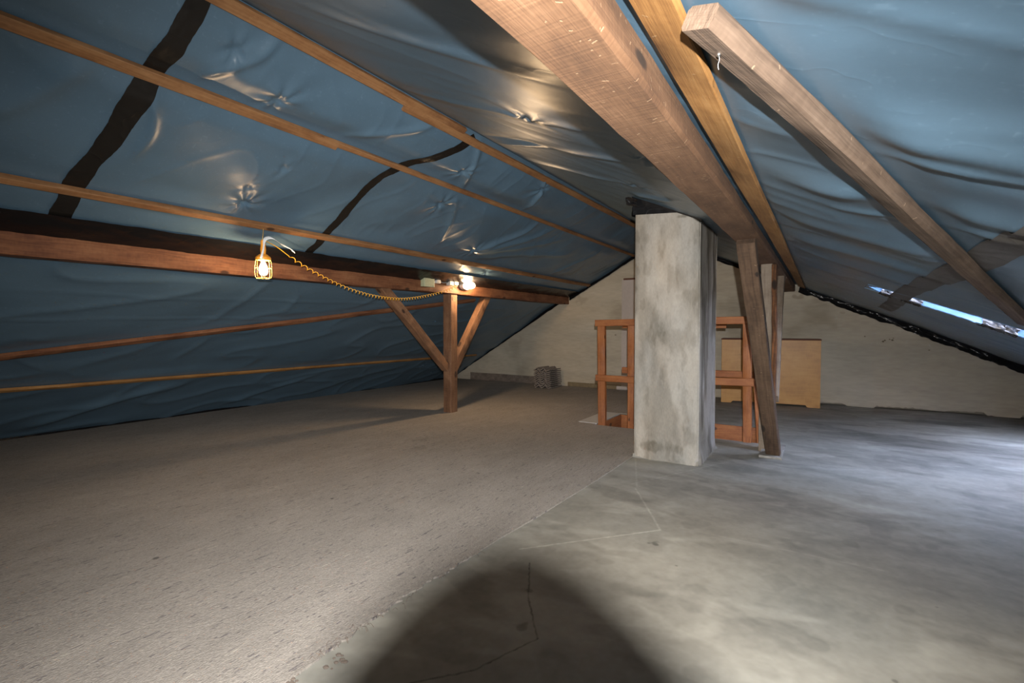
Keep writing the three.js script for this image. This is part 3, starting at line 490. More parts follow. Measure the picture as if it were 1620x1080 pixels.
// ---------------------------------------------------------------- chimney
{
  const x0 = -1.335, x1 = -0.813, z0 = -4.785, z1 = -4.06;
  const o = group('chimney', V((x0 + x1) / 2, 0, (z0 + z1) / 2), 'plastered rectangular chimney stack rising through the roof beside the ridge beam', 'chimney');
  const N = 26, NH = 60, pos = [], uv = [], top = (x) => Math.min(yR(x) + 0.1, 2.3);
  const face = (P0, P1, side) => {
    const out = V(-(P1.z - P0.z), 0, P1.x - P0.x).normalize();
    const q = (i, j) => {
      const s = i / N, x = lerp(P0.x, P1.x, s), z = lerp(P0.z, P1.z, s), y = top(x) * j / NH, edge = smooth(0, 0.04, s) * smooth(1, 0.96, s);
      const k = 0.006 * edge * n3(x * 6 + z * 5, y * 4, side) + 0.002 * n3(x * 30, y * 30, z * 30) - 0.010 * (1 - smooth(0, 0.018, s)) - 0.010 * (1 - smooth(1, 0.982, s)) + 0.014 * smooth(0.14, 0.02, y) * edge * (0.5 + vn(x * 9 + z * 8, 3, 2));
      return [x - out.x * -k - o.position.x, y, z + out.z * k - o.position.z, (side % 2 ? 0.5 : 0) + s * 0.498, y / 2.25];
    };
    for (let j = 0; j < NH; j++) for (let i = 0; i < N; i++) {
      const a = q(i, j), b = q(i + 1, j), c = q(i + 1, j + 1), d = q(i, j + 1);
      for (const v of [a, b, c, a, c, d]) { pos.push(v[0], v[1], v[2]); uv.push(v[3], v[4]); }
    }
  };
  face(V(x0, 0, z1), V(x1, 0, z1), 0); face(V(x1, 0, z1), V(x1, 0, z0), 1); face(V(x1, 0, z0), V(x0, 0, z0), 2); face(V(x0, 0, z0), V(x0, 0, z1), 3);
  const g = new THREE.BufferGeometry(); g.setAttribute('position', new THREE.Float32BufferAttribute(pos, 3)); g.setAttribute('uv', new THREE.Float32BufferAttribute(uv, 2)); g.computeVertexNormals();
  mesh(toCreasedNormals(g, 0.9), M.chimney, 'stack', o);
  // mortar fillet round the foot
  const rr = rng(8), fil = [];
  const loop = [[x0, z1], [x1, z1], [x1, z0], [x0, z0]];
  for (let e = 0; e < 4; e++) {
    const [ax, az] = loop[e], [bx, bz] = loop[(e + 1) % 4], n = V(-(bz - az), 0, bx - ax).normalize(), nn = 24, p = [], id = [];
    for (let i = 0; i <= nn; i++) { const s = lerp(-0.01, 1.01, i / nn), x = lerp(ax, bx, s) - o.position.x, z = lerp(az, bz, s) - o.position.z, w = 0.012 + 0.02 * rr(), h = 0.015 + 0.025 * rr(); p.push(x + n.x * w, 0.001, z + n.z * w, x + n.x * w * 0.5, h * 0.35, z + n.z * w * 0.5, x + n.x * 0.004, h, z + n.z * 0.004); }
    for (let i = 0; i < nn; i++) for (let k = 0; k < 2; k++) { const a = i * 3 + k; id.push(a, a + 3, a + 1, a + 1, a + 3, a + 4); }
    const f = new THREE.BufferGeometry(); f.setAttribute('position', new THREE.Float32BufferAttribute(p, 3)); f.setAttribute('uv', new THREE.Float32BufferAttribute(new Float32Array(p.length / 3 * 2), 2)); f.setIndex(id); f.computeVertexNormals(); fil.push(f);
  }
  mesh(mergeGeometries(fil), M.mortar, 'mortar_fillet', o);
}
{ // black plastic collar between chimney and sheeting
  const g = [];
  const N = 40, p = [], id = [];
  for (let i = 0; i <= N; i++) { const s = i / N, x = lerp(-1.352, -0.80, s), y0 = lerp(2.035, 2.0, s), y1 = yR(x) + 0.01; for (let k = 0; k <= 4; k++) { const y = lerp(Math.min(y0, y1 - 0.015), y1, k / 4); p.push(x, y, -4.045 + 0.006 * n3(x * 18, y * 18, 3) + 0.03 * Math.pow(k / 4, 3) + (k ? 0 : -0.004)); } }
  for (let i = 0; i < N; i++) for (let k = 0; k < 4; k++) { const a = i * 5 + k; id.push(a, a + 5, a + 1, a + 1, a + 5, a + 6); }
  const f = new THREE.BufferGeometry(); f.setAttribute('position', new THREE.Float32BufferAttribute(p, 3)); f.setAttribute('uv', new THREE.Float32BufferAttribute(p.filter((_, i) => i % 3 !== 2), 2)); f.setIndex(id); f.computeVertexNormals(); g.push(f);
  const left = ribbon(V(-1.352, 2.10, -4.04), V(-1.352, 2.10, -4.80), V(0, 1, 0), 0.15, V(-1, 0, 0), 40, 0.008, 71); g.push(left);
  const tuft = ribbon(V(-1.40, 2.145, -4.03), V(-1.30, 2.11, -4.02), V(0, 0.8, 0.3).normalize(), 0.05, V(0, 0.2, 1).normalize(), 16, 0.03, 77, 0.6); g.push(tuft);
  tag(mesh(mergeGeometries(g), M.shinyblack, 'plastic_collar'), 'black plastic collar taped round the chimney head under the sheeting', 'collar');
}

// ---------------------------------------------------------------- roof windows
{
  // well of the narrow roof window: sheeting-lined sides between opening and roof shell
  const o = group('roof_window', V(0.85, yR(0.85) + 0.1, -4.65), 'narrow bright roof window slit in the right slope, lined with pale sheeting', 'window');
  const local = (x, k, z) => { const v = V(x, yR(x), z).addScaledVector(nR, -k).sub(o.position); return [v.x, v.y, v.z]; };
  const strip = (A, n, h0, h1) => { const p = [], id = [], uv = []; for (let i = 0; i <= n; i++) { const [x, z] = A(i / n); for (let k = 0; k <= 6; k++) { const h = lerp(h0, h1, k / 6); p.push(...local(x, h, z + 0.012 * n3(x * 7, h * 20, 2))); uv.push(x, h); } } for (let i = 0; i < n; i++) for (let k = 0; k < 6; k++) { const a = i * 7 + k; id.push(a, a + 7, a + 1, a + 1, a + 7, a + 8); } const g = new THREE.BufferGeometry(); g.setAttribute('position', new THREE.Float32BufferAttribute(p, 3)); g.setAttribute('uv', new THREE.Float32BufferAttribute(uv, 2)); g.setIndex(id); g.computeVertexNormals(); return g; };
  const fz = (x) => -5.105 + 0.22 * Math.min((x - 0.31) / 0.76, 1), nz = (x) => -4.73 + 0.37 * Math.min((x - 0.31) / 0.76, 1);
  M.reveal = phys({ color: new THREE.Color(0.075, 0.15, 0.25), roughness: 0.5 });
  mesh(mergeGeometries([strip((t) => { const x = lerp(0.30, 1.42, t); return [x, fz(x)]; }, 40, -0.005, 0.17), strip((t) => { const x = lerp(0.30, 1.42, t); return [x, nz(x)]; }, 40, -0.005, 0.17), strip((t) => [0.30, lerp(-4.72, -5.11, t)], 8, -0.005, 0.17), strip((t) => [1.42, lerp(-4.3, -4.89, t)], 8, -0.005, 0.17)]), M.reveal, 'lining', o);
  const slabBox = (x0, x1, z0, z1, k0, k1) => { const g = new THREE.BoxGeometry((x1 - x0) * 1.0966, k1 - k0, z1 - z0); g.rotateZ(-Math.atan(0.45)); const c = local((x0 + x1) / 2, (k0 + k1) / 2, (z0 + z1) / 2); g.translate(...c); return g; };
  mesh(mergeGeometries([slabBox(0.22, 1.5, -5.15, -5.08, 0.235, 0.28), slabBox(0.22, 1.5, -4.31, -4.24, 0.235, 0.28), slabBox(0.22, 0.29, -5.1, -4.28, 0.235, 0.28), slabBox(1.44, 1.5, -5.1, -4.28, 0.235, 0.28)]), M.strip, 'frame', o);
  mesh(slabBox(0.26, 1.48, -5.1, -4.28, 0.25, 0.254), M.glass, 'pane', o);
  // crumpled foil patches across the slit
  const patches = [['small crumpled foil patch at the narrow left tip of the bright slit', 0.445, 0.085], ['crumpled foil patch where the grey tape crosses the bright slit', 0.60, 0.115], ['crumpled foil patch right of the long bright stretch of the slit', 1.045, 0.125], ['rightmost crumpled foil patch on the bright slit', 1.135, 0.085]];
  patches.forEach(([label, x, w], i) => {
    const p = [], id = [], uv = [], n = 16;                          // up the far side of the slit and over its lower lip
    for (let a = 0; a <= n; a++) for (let b = 0; b <= 8; b++) {
      const s = a / n, up = lerp(-0.045, 0.11, s), xx = x + (b / 8 - 0.5) * w * (1 + 0.3 * n3(s * 6, i * 4 + (b > 4 ? 3 : 0))), cr = 0.010 * n3(xx * 40, up * 40, i) + 0.006 * n3(xx * 110, up * 110, i + 3);
      const v = up < 0 ? V(xx, yR(xx), fz(xx) + up * 0.8).addScaledVector(nR, 0.012 + cr) : V(xx, yR(xx), fz(xx) + 0.014 + cr).addScaledVector(nR, 0.008 - up);
      p.push(v.x, v.y, v.z); uv.push(xx * 3, up * 3);
    }
    for (let a = 0; a < n; a++) for (let b = 0; b < 8; b++) { const q = a * 9 + b; id.push(q, q + 9, q + 1, q + 1, q + 9, q + 10); }
    const g = new THREE.BufferGeometry(); g.setAttribute('position', new THREE.Float32BufferAttribute(p, 3)); g.setAttribute('uv', new THREE.Float32BufferAttribute(uv, 2)); g.setIndex(id); g.computeVertexNormals();
    tag(mesh(g, M.foil, 'foil_patch'), label, 'foil patch', 'foil patches on the roof window slit');
  });
}
{ // second roof window, low on the right slope outside the picture: daylight pool on the slab
  const f = (x0, x1, z0, z1, k0, k1) => { const g = new THREE.BoxGeometry((x1 - x0) * 1.0966, k1 - k0, z1 - z0); g.rotateZ(-Math.atan(0.45)); const x = (x0 + x1) / 2, c = V(x, yR(x), (z0 + z1) / 2).addScaledVector(nR, -(k0 + k1) / 2); g.translate(c.x, c.y, c.z); return g; };
  const w = struct(mergeGeometries([f(1.60, 2.21, -5.35, -5.31, 0, 0.26), f(1.60, 2.21, -6.49, -6.45, 0, 0.26), f(1.60, 1.64, -6.45, -5.35, 0, 0.26), f(2.17, 2.21, -6.45, -5.35, 0, 0.26)]), M.strip, 'window_2');
  mesh(f(1.62, 2.19, -6.47, -5.33, 0.22, 0.224), M.glass, 'pane', w);
}

// ---------------------------------------------------------------- carpet, wall foot, white board
function flatPoly(pts, y0, y1, mat, name) {
  const g = new THREE.ExtrudeGeometry(new THREE.Shape(pts.map(([x, z]) => new THREE.Vector2(x, -z))), { depth: y1 - y0, bevelEnabled: false });
  g.rotateX(-Math.PI / 2); g.translate(0, y0, 0);
  const p = g.attributes.position, uv = g.attributes.uv; for (let i = 0; i < p.count; i++) uv.setXY(i, (p.getX(i) - CX0) / (CX1 - CX0), (CZ1 - p.getZ(i)) / (CZ1 - CZ0));
  return mesh(g, mat, name);
}
{
  const key = [[-1.36, 1.55], [-1.375, -0.5], [-1.385, -0.97], [-1.405, -1.25], [-1.42, -1.45], [-1.40, -1.75], [-1.395, -2.1], [-1.372, -2.45], [-1.345, -3.3], [-1.338, -4.02], [-1.352, -4.8], [-1.37, -5.14]], pts = [], r = rng(31);
  for (let i = 0; i < key.length - 1; i++) { const [ax, az] = key[i], [bx, bz] = key[i + 1], n = Math.max(1, Math.round(Math.abs(bz - az) / 0.02)); for (let k = 0; k < n; k++) { const z = lerp(az, bz, k / n), torn = smooth(-0.95, -1.15, z) * smooth(-1.95, -1.6, z); pts.push([lerp(ax, bx, k / n) + (r() - 0.5) * (0.004 + torn * 0.02), z]); } }
  pts.push([-1.37, -5.14], [SW.x0 - 0.02, -5.14], [SW.x0 - 0.02, -6.0], [-1.9, -6.0], [-1.9, -8.24], [-7.4, -8.24], [-7.4, 1.55]);
  tag(flatPoly(pts, 0.0005, 0.008, M.carpet, 'carpet'), 'flecked grey-beige carpet covering the left half of the floor', 'carpet');
}
{ // frayed threads and glue crumbs along the torn edge
  const r = rng(12), g = [];
  for (let i = 0; i < 46; i++) { const z = -1.0 - r() * 0.95, x = -1.40 + (r() - 0.4) * 0.03, a = r() * 6.3, l = 0.012 + r() * 0.028; g.push(tube([V(x, 0.006, z), V(x + Math.cos(a) * l * 0.5, 0.012 + r() * 0.01, z + Math.sin(a) * l * 0.5), V(x + Math.cos(a) * l, 0.003, z + Math.sin(a) * l)], 0.0009, 6, 5)); }
  for (let i = 0; i < 26; i++) { const q = i < 14, s = new THREE.IcosahedronGeometry(0.004 + r() * 0.006, 0); s.scale(1.3, 0.4, 1); s.translate((q ? -1.385 : -1.33) + (r() - 0.5) * 0.05, 0.003, (q ? -0.9 : -1.03) + (r() - 0.5) * 0.07); g.push(s.toNonIndexed ? s : s); }
  const geo = mergeGeometries(g.map((q) => { const t = q.index ? q.toNonIndexed() : q; for (const k of Object.keys(t.attributes)) if (!['position', 'normal', 'uv'].includes(k)) t.deleteAttribute(k); return t; }));
  const o = tag(mesh(geo, M.remnant, 'carpet_threads'), 'frayed threads and glue crumbs along the torn carpet edge', 'threads'); o.userData.kind = 'stuff';
}
{ // carpet remnant standing against the gable foot, and skirting strip
  const N = 50, pts = []; for (let i = 0; i <= N; i++) { const x = lerp(-6.2, -4.2, i / N); pts.push([x, 0.145 + 0.016 * vf(x * 2, 3, 3, 3) - (x > -4.6 ? 0.02 : 0) + (i === 0 ? 0.0 : 0)]); }
  const g = prismXY([[-6.2, 0.009], [-4.2, 0.009], ...pts.slice().reverse()], -8.243, -8.228);
  tag(mesh(boxUV(g, 2), M.remnant, 'carpet_remnant'), 'strip of grey carpet turned up against the foot of the gable', 'carpet');
  struct(boxUV(box(-3.96, -2.2, 0.009, 0.085, -8.249, -8.232, 0.003), 1), M.skirting, 'baseboard_back');
  tag(mesh(boxUV(box(-2.36, SW.x0 - 0.005, 0.001, 0.014, -5.96, -5.19, 0.004)), M.offwhite, 'floor_board'), 'flat white board lying on the floor beside the stair opening', 'board');
}
// ---------------------------------------------------------------- stair opening
{
  const o = group('stairwell_lining', V((SW.x0 + SW.x1) / 2, 0, (SW.z0 + SW.z1) / 2), 'orange-brown boards lining the inside of the stair opening', 'lining');
  const bd = (a, b, h, y, wide) => timber('board', a, b, h, 0.022, wide, M.rail, o);
  bd(V(SW.x0, -0.12, SW.z0 + 0.012), V(SW.x1, -0.12, SW.z0 + 0.012), 0.24, 0, V(0, 1, 0)); bd(V(SW.x0, -0.125, SW.z1 - 0.012), V(SW.x1, -0.125, SW.z1 - 0.012), 0.24, 0, V(0, 1, 0));
  bd(V(SW.x0 + 0.012, -0.12, SW.z0 + 0.03), V(SW.x0 + 0.012, -0.12, SW.z1 - 0.03), 0.24, 0, V(0, 1, 0)); bd(V(SW.x1 - 0.012, -0.12, SW.z0 + 0.03), V(SW.x1 - 0.012, -0.12, SW.z1 - 0.03), 0.24, 0, V(0, 1, 0));
  bd(V(SW.x0 + 0.4, -0.13, SW.z0 + 0.04), V(SW.x0 + 0.4, -0.13, SW.z1 - 0.2), 0.2, 0, V(0, 1, 0));
}
{
  const o = group('stair_railing', V(-1.3, 0, -5.22), 'orange-brown wooden railing around the stair opening behind the chimney', 'railing');
  const post = (x, z, x2, z2, h, w = 0.085, t = 0.055) => timber('post', V(x, -0.06, z), V(x2, h, z2), w, t, V(1, 0, 0), M.rail, o, { ch: 0.004 });
  post(-2.075, -5.215, -2.09, -5.215, 1.12); post(-1.735, -5.215, -1.74, -5.215, 1.12); post(-0.585, -5.16, -0.598, -5.16, 1.13, 0.075);
  post(-0.475, -5.20, -0.545, -5.34, 0.86, 0.06);
  timber('top_rail', V(-2.15, 1.145, -5.195), V(-0.545, 1.165, -5.15), 0.072, 0.06, V(0, 1, 0), M.rail, o, { ch: 0.004 });
  timber('middle_rail', V(-2.14, 0.53, -5.175), V(-1.2, 0.535, -5.16), 0.07, 0.03, V(0, 1, 0), M.rail, o, { ch: 0.004 });
  timber('middle_rail', V(-1.2, 0.56, -5.13), V(-0.53, 0.578, -5.115), 0.072, 0.03, V(0, 1, 0), M.rail, o, { ch: 0.004 });
  timber('side_rail', V(-0.515, 0.585, -5.12), V(-0.50, 0.61, -5.62), 0.07, 0.03, V(0, 1, 0), M.rail, o, { ch: 0.004 });
  timber('back_rail', V(-2.1, 0.56, -5.93), V(-0.46, 0.58, -5.93), 0.075, 0.035, V(0, 1, 0), M.rail, o, { ch: 0.004 });
  timber('back_rail', V(-2.1, 1.12, -5.93), V(-0.9, 1.12, -5.93), 0.07, 0.035, V(0, 1, 0), M.rail, o, { ch: 0.004 });
}
// ---------------------------------------------------------------- cabinet, hanging paper, roof tiles
{
  const o = group('cabinet', V(-0.62, 0, -7.80), 'light oak cabinet with a plain front standing before the gable', 'cabinet');
  const w = 1.235, h = 0.935, d = 0.30, s = new THREE.Shape();
  s.moveTo(-w / 2, 0); s.lineTo(-w / 2 + 0.13, 0); s.lineTo(-w / 2 + 0.15, 0.03); s.lineTo(w / 2 - 0.17, 0.03); s.lineTo(w / 2 - 0.15, 0); s.lineTo(w / 2, 0); s.lineTo(w / 2, h - 0.02); s.lineTo(-w / 2, h - 0.02);
  const fg = new THREE.ExtrudeGeometry(s, { depth: 0.016, bevelEnabled: true, bevelSize: 0.001, bevelThickness: 0.001, bevelSegments: 1 });
  { const p = fg.attributes.position, uv = fg.attributes.uv; for (let i = 0; i < p.count; i++) uv.setXY(i, p.getY(i) * 1.6, p.getX(i) / 2.4 + 0.3); }
  mesh(fg, M.oak, 'front_panel', o);
  for (const sx of [-1, 1]) mesh(boxUV(box(sx * (w / 2 - 0.009) - 0.008, sx * (w / 2 - 0.009) + 0.008, 0.002, h - 0.021, -d, -0.001)), M.oak, 'side_panel', o);
  mesh(boxUV(box(-w / 2 - 0.006, w / 2 + 0.006, h - 0.02, h, -d, 0.024, 0.004)), M.browntrim, 'top_board', o);
  mesh(boxUV(box(-w / 2 + 0.02, w / 2 - 0.02, 0.05, h - 0.03, -d, -d + 0.006)), M.oak, 'back_panel', o);
  o.rotation.y = THREE.MathUtils.degToRad(4.5);
}
{
  const o = group('hanging_paper', V(-2.62, 0, -8.235), 'pale wall lining hanging on the gable, rolled up at the bottom', 'wall lining');
  const g = new THREE.PlaneGeometry(0.62, 1.84, 12, 40), p = g.attributes.position;
  for (let i = 0; i < p.count; i++) p.setZ(i, 0.012 + 0.006 * n3(p.getX(i) * 3, p.getY(i) * 2, 4));
  g.translate(0, 0.99, 0); mesh(g, M.paper, 'lining_sheet', o);
  const roll = new THREE.CylinderGeometry(0.036, 0.036, 0.78, 24, 1); roll.rotateZ(Math.PI / 2); roll.translate(0.02, 0.046, 0.055); mesh(roll, M.paper, 'roll', o);
  mesh(boxUV(box(-0.28, 0.34, 1.905, 1.935, 0, 0.022)), M.browntrim, 'slat', o); mesh(boxUV(box(0.305, 0.345, 0.02, 2.25, 0, 0.03)), M.browntrim, 'edge_strip', o);
}
{
  const prof = (x) => 0.030 * Math.exp(-(((x - 0.075) / 0.030) ** 2)) + 0.030 * Math.exp(-(((x - 0.205) / 0.030) ** 2)) - 0.006 * Math.cos(x / 0.33 * Math.PI * 5);
  const up = [], dn = []; for (let i = 0; i <= 44; i++) { const x = 0.33 * i / 44; up.push(new THREE.Vector2(x - 0.165, prof(x) + 0.015)); dn.unshift(new THREE.Vector2(x - 0.165, prof(x))); }
  const geo = new THREE.ExtrudeGeometry(new THREE.Shape([...up, ...dn]), { depth: 0.42, bevelEnabled: true, bevelSize: 0.0015, bevelThickness: 0.0015, bevelSegments: 1 });
  geo.translate(0, 0, -0.21); boxUV(geo, 1);
  const names = ['bottom', 'second', 'third', 'fourth', 'fifth', 'sixth', 'seventh', 'eighth', 'ninth', 'topmost'], r = rng(64), src = new THREE.Mesh(geo, M.tile);
  for (let k = 0; k < 10; k++) {
    const t = k ? src.clone() : src; t.position.set(-4.215 + (r() - 0.5) * 0.016 + (k < 5 ? 0.02 : 0), 0.016 + k * 0.0345, -7.91 + (r() - 0.5) * 0.03); t.rotation.y = (r() - 0.5) * 0.04;
    add(t, 'roof_tile');
    tag(t, `grey concrete roof tile, ${names[k]}${k && k < 9 ? ' from the floor' : ''} in the stack by the gable`, 'roof tile', 'stacked roof tiles');
  }
}
// ---------------------------------------------------------------- electrics on the purlin
const PF = -3.948;                                                // front face of the purlin
{
  const o = group('junction_box', V(PF + 0.03, 1.615, -4.37), 'pale green junction box on the left purlin', 'junction box');
  mesh(box(-0.03, 0.024, -0.045, 0.055, -0.085, 0.085, 0.006), M.greenbox, 'housing', o); mesh(box(0.022, 0.034, -0.048, 0.058, -0.088, 0.088, 0.005), M.greenbox, 'cover', o);
  for (const [y, z] of [[-0.035, -0.07], [0.045, 0.07]]) { const s = new THREE.CylinderGeometry(0.005, 0.005, 0.003, 10); s.rotateZ(Math.PI / 2); s.translate(0.035, y, z); mesh(s, M.steel, 'screw', o); }
}
{
  const o = group('light_switch', V(PF + 0.028, 1.662, -4.545), 'white light switch box right of the green junction box', 'switch');
  mesh(box(-0.028, 0.022, -0.04, 0.036, -0.042, 0.042, 0.006), M.offwhite, 'housing', o); mesh(box(0.018, 0.03, -0.03, 0.03, -0.03, 0.03, 0.004), M.offwhite, 'rocker', o);
}
{
  const o = group('wall_socket', V(PF + 0.028, 1.655, -4.79), 'white socket box nearest the oval lamp, with a plug in it', 'socket');
  mesh(box(-0.028, 0.022, -0.042, 0.038, -0.042, 0.042, 0.006), M.offwhite, 'housing', o); mesh(box(0.016, 0.028, -0.036, 0.036, -0.036, 0.036, 0.005), M.offwhite, 'cover', o);
  mesh(box(-0.02, 0.03, -0.03, 0.03, -0.13, -0.046, 0.008), M.offwhite, 'plug', o);
}
tag(mesh(tube([V(PF + 0.02, 1.650, -4.58), V(PF + 0.016, 1.642, -4.65), V(PF + 0.016, 1.643, -4.70), V(PF + 0.02, 1.65, -4.755)], 0.004, 20, 8), M.offwhite, 'cable'), 'short white cable between the switch and the socket box', 'cable');
{ // oval bulkhead lamp
  const c = V(-3.832, 1.634, -5.09), o = group('oval_lamp', V(PF, c.y, c.z), 'glowing white oval lamp on the left purlin above the far brace', 'lamp');
  const base = new THREE.CylinderGeometry(1, 1, 0.06, 32); base.rotateZ(Math.PI / 2); base.scale(1, 0.046, 0.08); base.translate(0.03, -0.006, 0); mesh(base, M.offwhite, 'base', o);
  const gl = new THREE.SphereGeometry(1, 32, 20); gl.scale(0.050, 0.047, 0.085); gl.translate(0.116, 0, 0); mesh(gl, M.glow, 'lamp_glass', o);
  const L = new THREE.PointLight(WARM, BULB_CANDELA, 0, 2); L.position.copy(c); L.shadow.radius = 2.2; L.castShadow = true; scene.add(L);
}
{ // caged hand lamp hanging from the lowest upper batten
  const c = V(-3.50, 1.537, -2.115), q = 0.89, o = group('work_lamp', V(c.x, c.y - 0.1 * q, c.z), 'lit caged work lamp with an orange handle hanging before the left purlin', 'lamp');
  const at = (g) => { g.translate(0, 0.1, 0); g.scale(q, q, q); return g; };
  const prof = [[0.001, -0.066], [0.02, -0.062], [0.033, -0.045], [0.037, -0.02], [0.032, 0.008], [0.02, 0.036], [0.015, 0.06]].map(([a, b]) => new THREE.Vector2(a, b));
  mesh(at(new THREE.LatheGeometry(prof, 28)), M.glow, 'bulb', o);
  const cap = new THREE.LatheGeometry([[0.012, 0.115], [0.03, 0.11], [0.056, 0.088], [0.06, 0.078], [0.06, 0.062], [0.052, 0.06], [0.02, 0.062]].map(([a, b]) => new THREE.Vector2(a, b)), 28); mesh(at(cap), M.rubber, 'cap', o);
  const hd = new THREE.LatheGeometry([[0.001, 0.232], [0.012, 0.23], [0.018, 0.22], [0.019, 0.18], [0.022, 0.15], [0.020, 0.12], [0.024, 0.105]].map(([a, b]) => new THREE.Vector2(a, b)), 20); mesh(at(hd), M.rubber, 'handle', o);
  const wires = [];
  for (let k = 0; k < 6; k++) { const a = k * Math.PI / 3 + 0.3, w = (r, y) => V(Math.cos(a) * r, y, Math.sin(a) * r); wires.push(tube([w(0.056, 0.066), w(0.063, 0.04), w(0.066, -0.02), w(0.064, -0.07), w(0.05, -0.088), w(0.004, -0.09)], 0.0022, 24, 6)); }
  for (const [r, y] of [[0.066, 0.0], [0.055, -0.085]]) { const t = new THREE.TorusGeometry(r, 0.0022, 6, 40); t.rotateX(Math.PI / 2); t.translate(0, y, 0); wires.push(t); }
  mesh(at(mergeGeometries(wires)), M.wire, 'wire_cage', o);
  mesh(tube([V(0, 0.29, 0), V(0.002, 0.305, 0.004), V(0.004, 0.33, 0.002), V(0.0, 0.375, -0.004)], 0.0018, 16, 6), M.wire, 'hook', o);
  const L = new THREE.PointLight(WARM, LAMP_CANDELA, 0, 2); L.position.copy(c); L.shadow.radius = 1.2; L.castShadow = true; scene.add(L);
  // strip of clear film that ties it up
  const path = new THREE.CatmullRomCurve3([V(-3.445, 1.591, -2.069), V(-3.455, 1.663, -2.088), V(-3.472, 1.740, -2.112), V(-3.475, 1.762, -2.165), V(-3.470, 1.722, -2.246), V(-3.462, 1.692, -2.323), V(-3.46, 1.675, -2.34)]), p = [], id = [], uv = [];
  for (let i = 0; i <= 60; i++) { const t = path.getPoint(i / 60), w = 0.017 * (1 - 0.4 * Math.sin(i * 0.13)) * (i > 54 ? 1.4 : 1); for (let k = 0; k <= 6; k++) { const e = (k / 6 - 0.5) * 2; p.push(t.x + 0.006 * Math.cos(e * 4 + i * 0.2), t.y + e * w * 0.4, t.z + e * w * 0.7); uv.push(k / 6, i / 12); } }
  for (let i = 0; i < 60; i++) for (let k = 0; k < 6; k++) { const a = i * 7 + k; id.push(a, a + 7, a + 1, a + 1, a + 7, a + 8); }
  const g = new THREE.BufferGeometry(); g.setAttribute('position', new THREE.Float32BufferAttribute(p, 3)); g.setAttribute('uv', new THREE.Float32BufferAttribute(uv, 2)); g.setIndex(id); g.computeVertexNormals();
  tag(mesh(g, M.clearfilm, 'film_tie'), 'whitish twisted film strip tying up the work lamp', 'tie');
}
{ // coiled yellow cord
  const C = new THREE.CatmullRomCurve3([V(-3.500, 1.742, -2.118), V(-3.545, 1.736, -2.191), V(-3.585, 1.714, -2.289), V(-3.618, 1.671, -2.395), V(-3.651, 1.605, -2.553), V(-3.684, 1.512, -2.825), V(-3.716, 1.438, -3.129), V(-3.749, 1.397, -3.470), V(-3.782, 1.397, -3.856), V(-3.815, 1.463, -4.295), V(-3.847, 1.551, -4.675), V(-3.885, 1.615, -4.885)]);
  const pts = [], N = 1500, t0 = 0.105; C.arcLengthDivisions = 400;
  for (let i = 0; i <= N; i++) { const t = i / N, w = C.getPointAt(t), tg = C.getTangentAt(t), x = V(1, 0, 0).addScaledVector(tg, -tg.x).normalize(), y = new THREE.Vector3().crossVectors(tg, x), e = Math.max(0, (t - t0) / (1 - t0)), turns = 50 * (e * 0.62 + 0.38 * e * e * (3 - 2 * e)), r = 0.0125 * smooth(t0, t0 + 0.03, t) * smooth(1, 0.985, t), a = turns * 2 * Math.PI; pts.push(w.addScaledVector(x, Math.cos(a) * r).addScaledVector(y, Math.sin(a) * r)); }
  tag(mesh(tube(pts, 0.0030, 1500, 6), M.cord, 'coiled_cord'), 'coiled yellow cord sagging from the work lamp to the socket', 'cord');
}
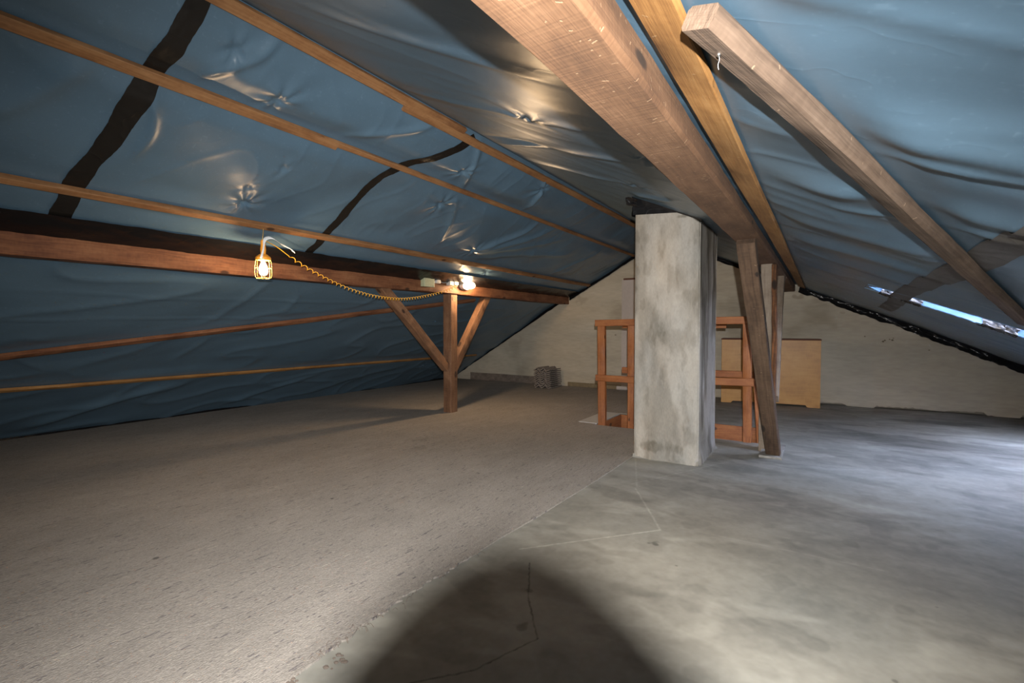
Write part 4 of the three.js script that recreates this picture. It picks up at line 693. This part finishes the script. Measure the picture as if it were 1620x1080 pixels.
// ---------------------------------------------------------------- the photographer's camera: its raised flash lights the loft and its lens shades the floor
{
  const o = group('photo_camera', V(0, 0, 0), 'black camera with raised flash on a stand whose lens shades the near floor', 'camera');
  o.rotation.y = YAW;
  const mat4 = new THREE.Matrix4().makeTranslation(0, EYE.y, 0).multiply(new THREE.Matrix4().makeRotationX(PITCH)), put = (g) => g.applyMatrix4(mat4);
  // lens barrel ending in a hood with a longer petal at the top
  const barrel = (() => {
    const prof = (a) => { const d = 0.03 * Math.pow(Math.max(0, Math.sin(a)), 4); return [[0.030, 0.09], [0.030, 0.05], [0.038, 0.035], [0.0495, -d], [0.051, -d - 0.0005], [0.052, -d + 0.002], [0.047, 0.035], [0.038, 0.05], [0.036, 0.095], [0.030, 0.095], [0.030, 0.09]]; };
    const p = [], id = [], N = 96, K2 = 11;
    for (let i = 0; i <= N; i++) { const a = i / N * 2 * Math.PI; for (const [r, z] of prof(a)) p.push(Math.cos(a) * r, Math.sin(a) * r, z); }
    for (let i = 0; i < N; i++) for (let k = 0; k < K2 - 1; k++) { const q = i * K2 + k; id.push(q, q + K2, q + 1, q + 1, q + K2, q + K2 + 1); }
    const g = new THREE.BufferGeometry(); g.setAttribute('position', new THREE.Float32BufferAttribute(p, 3)); g.setAttribute('uv', new THREE.Float32BufferAttribute(new Float32Array(p.length / 3 * 2), 2)); g.setIndex(id); g.computeVertexNormals(); return g;
  })();
  const prism = new THREE.CylinderGeometry(0.022, 0.04, 0.03, 4, 1); prism.rotateY(Math.PI / 4); prism.translate(0, 0.052, 0.128);
  mesh(put(mergeGeometries([box(-0.07, 0.07, -0.055, 0.045, 0.095, 0.16, 0.012), box(-0.075, -0.035, -0.055, 0.04, 0.085, 0.16, 0.012)])), M.dark, 'camera_body', o);
  mesh(put(prism), M.dark, 'prism_housing', o);
  mesh(put(barrel), M.dark, 'lens_barrel', o);
  mesh(put(mergeGeometries([box(-0.03, 0.03, 0.096, 0.124, 0.115, 0.15, 0.005), box(-0.027, -0.021, 0.06, 0.1, 0.128, 0.146, 0.002), box(0.021, 0.027, 0.06, 0.1, 0.128, 0.146, 0.002)])), M.dark, 'flash_head', o);
  mesh(put(box(-0.022, 0.022, 0.101, 0.119, 0.1135, 0.1155, 0.0008)), M.flashglow, 'flash_lamp', o);
  mesh(rod(V(0, 0.75, 0.125), V(0, 1.05, 0.125), 0.014, 16), M.dark, 'stand_column', o);
  for (let k = 0; k < 3; k++) { const a = Math.PI / 2 + k * 2 * Math.PI / 3; mesh(rod(V(0, 0.95, 0.125), V(Math.cos(a) * 0.42, 0.0, 0.125 + Math.sin(a) * 0.42), 0.011, 12), M.dark, 'stand_leg', o); }
  const S = new THREE.SpotLight(FLASH_COLOR, FLASH_CANDELA, 0, THREE.MathUtils.degToRad(63), 1, 2);
  const R = new THREE.Matrix4().makeRotationY(YAW).multiply(mat4);
  S.position.copy(V(0, 0.11, 0.110).applyMatrix4(R)); S.target.position.copy(V(0, 0.11 - 8 * Math.tan(THREE.MathUtils.degToRad(14)), -8).applyMatrix4(R)); S.castShadow = true; S.shadow.radius = 0.5;
  scene.add(S, S.target);
}
renderer.render(scene, camera);
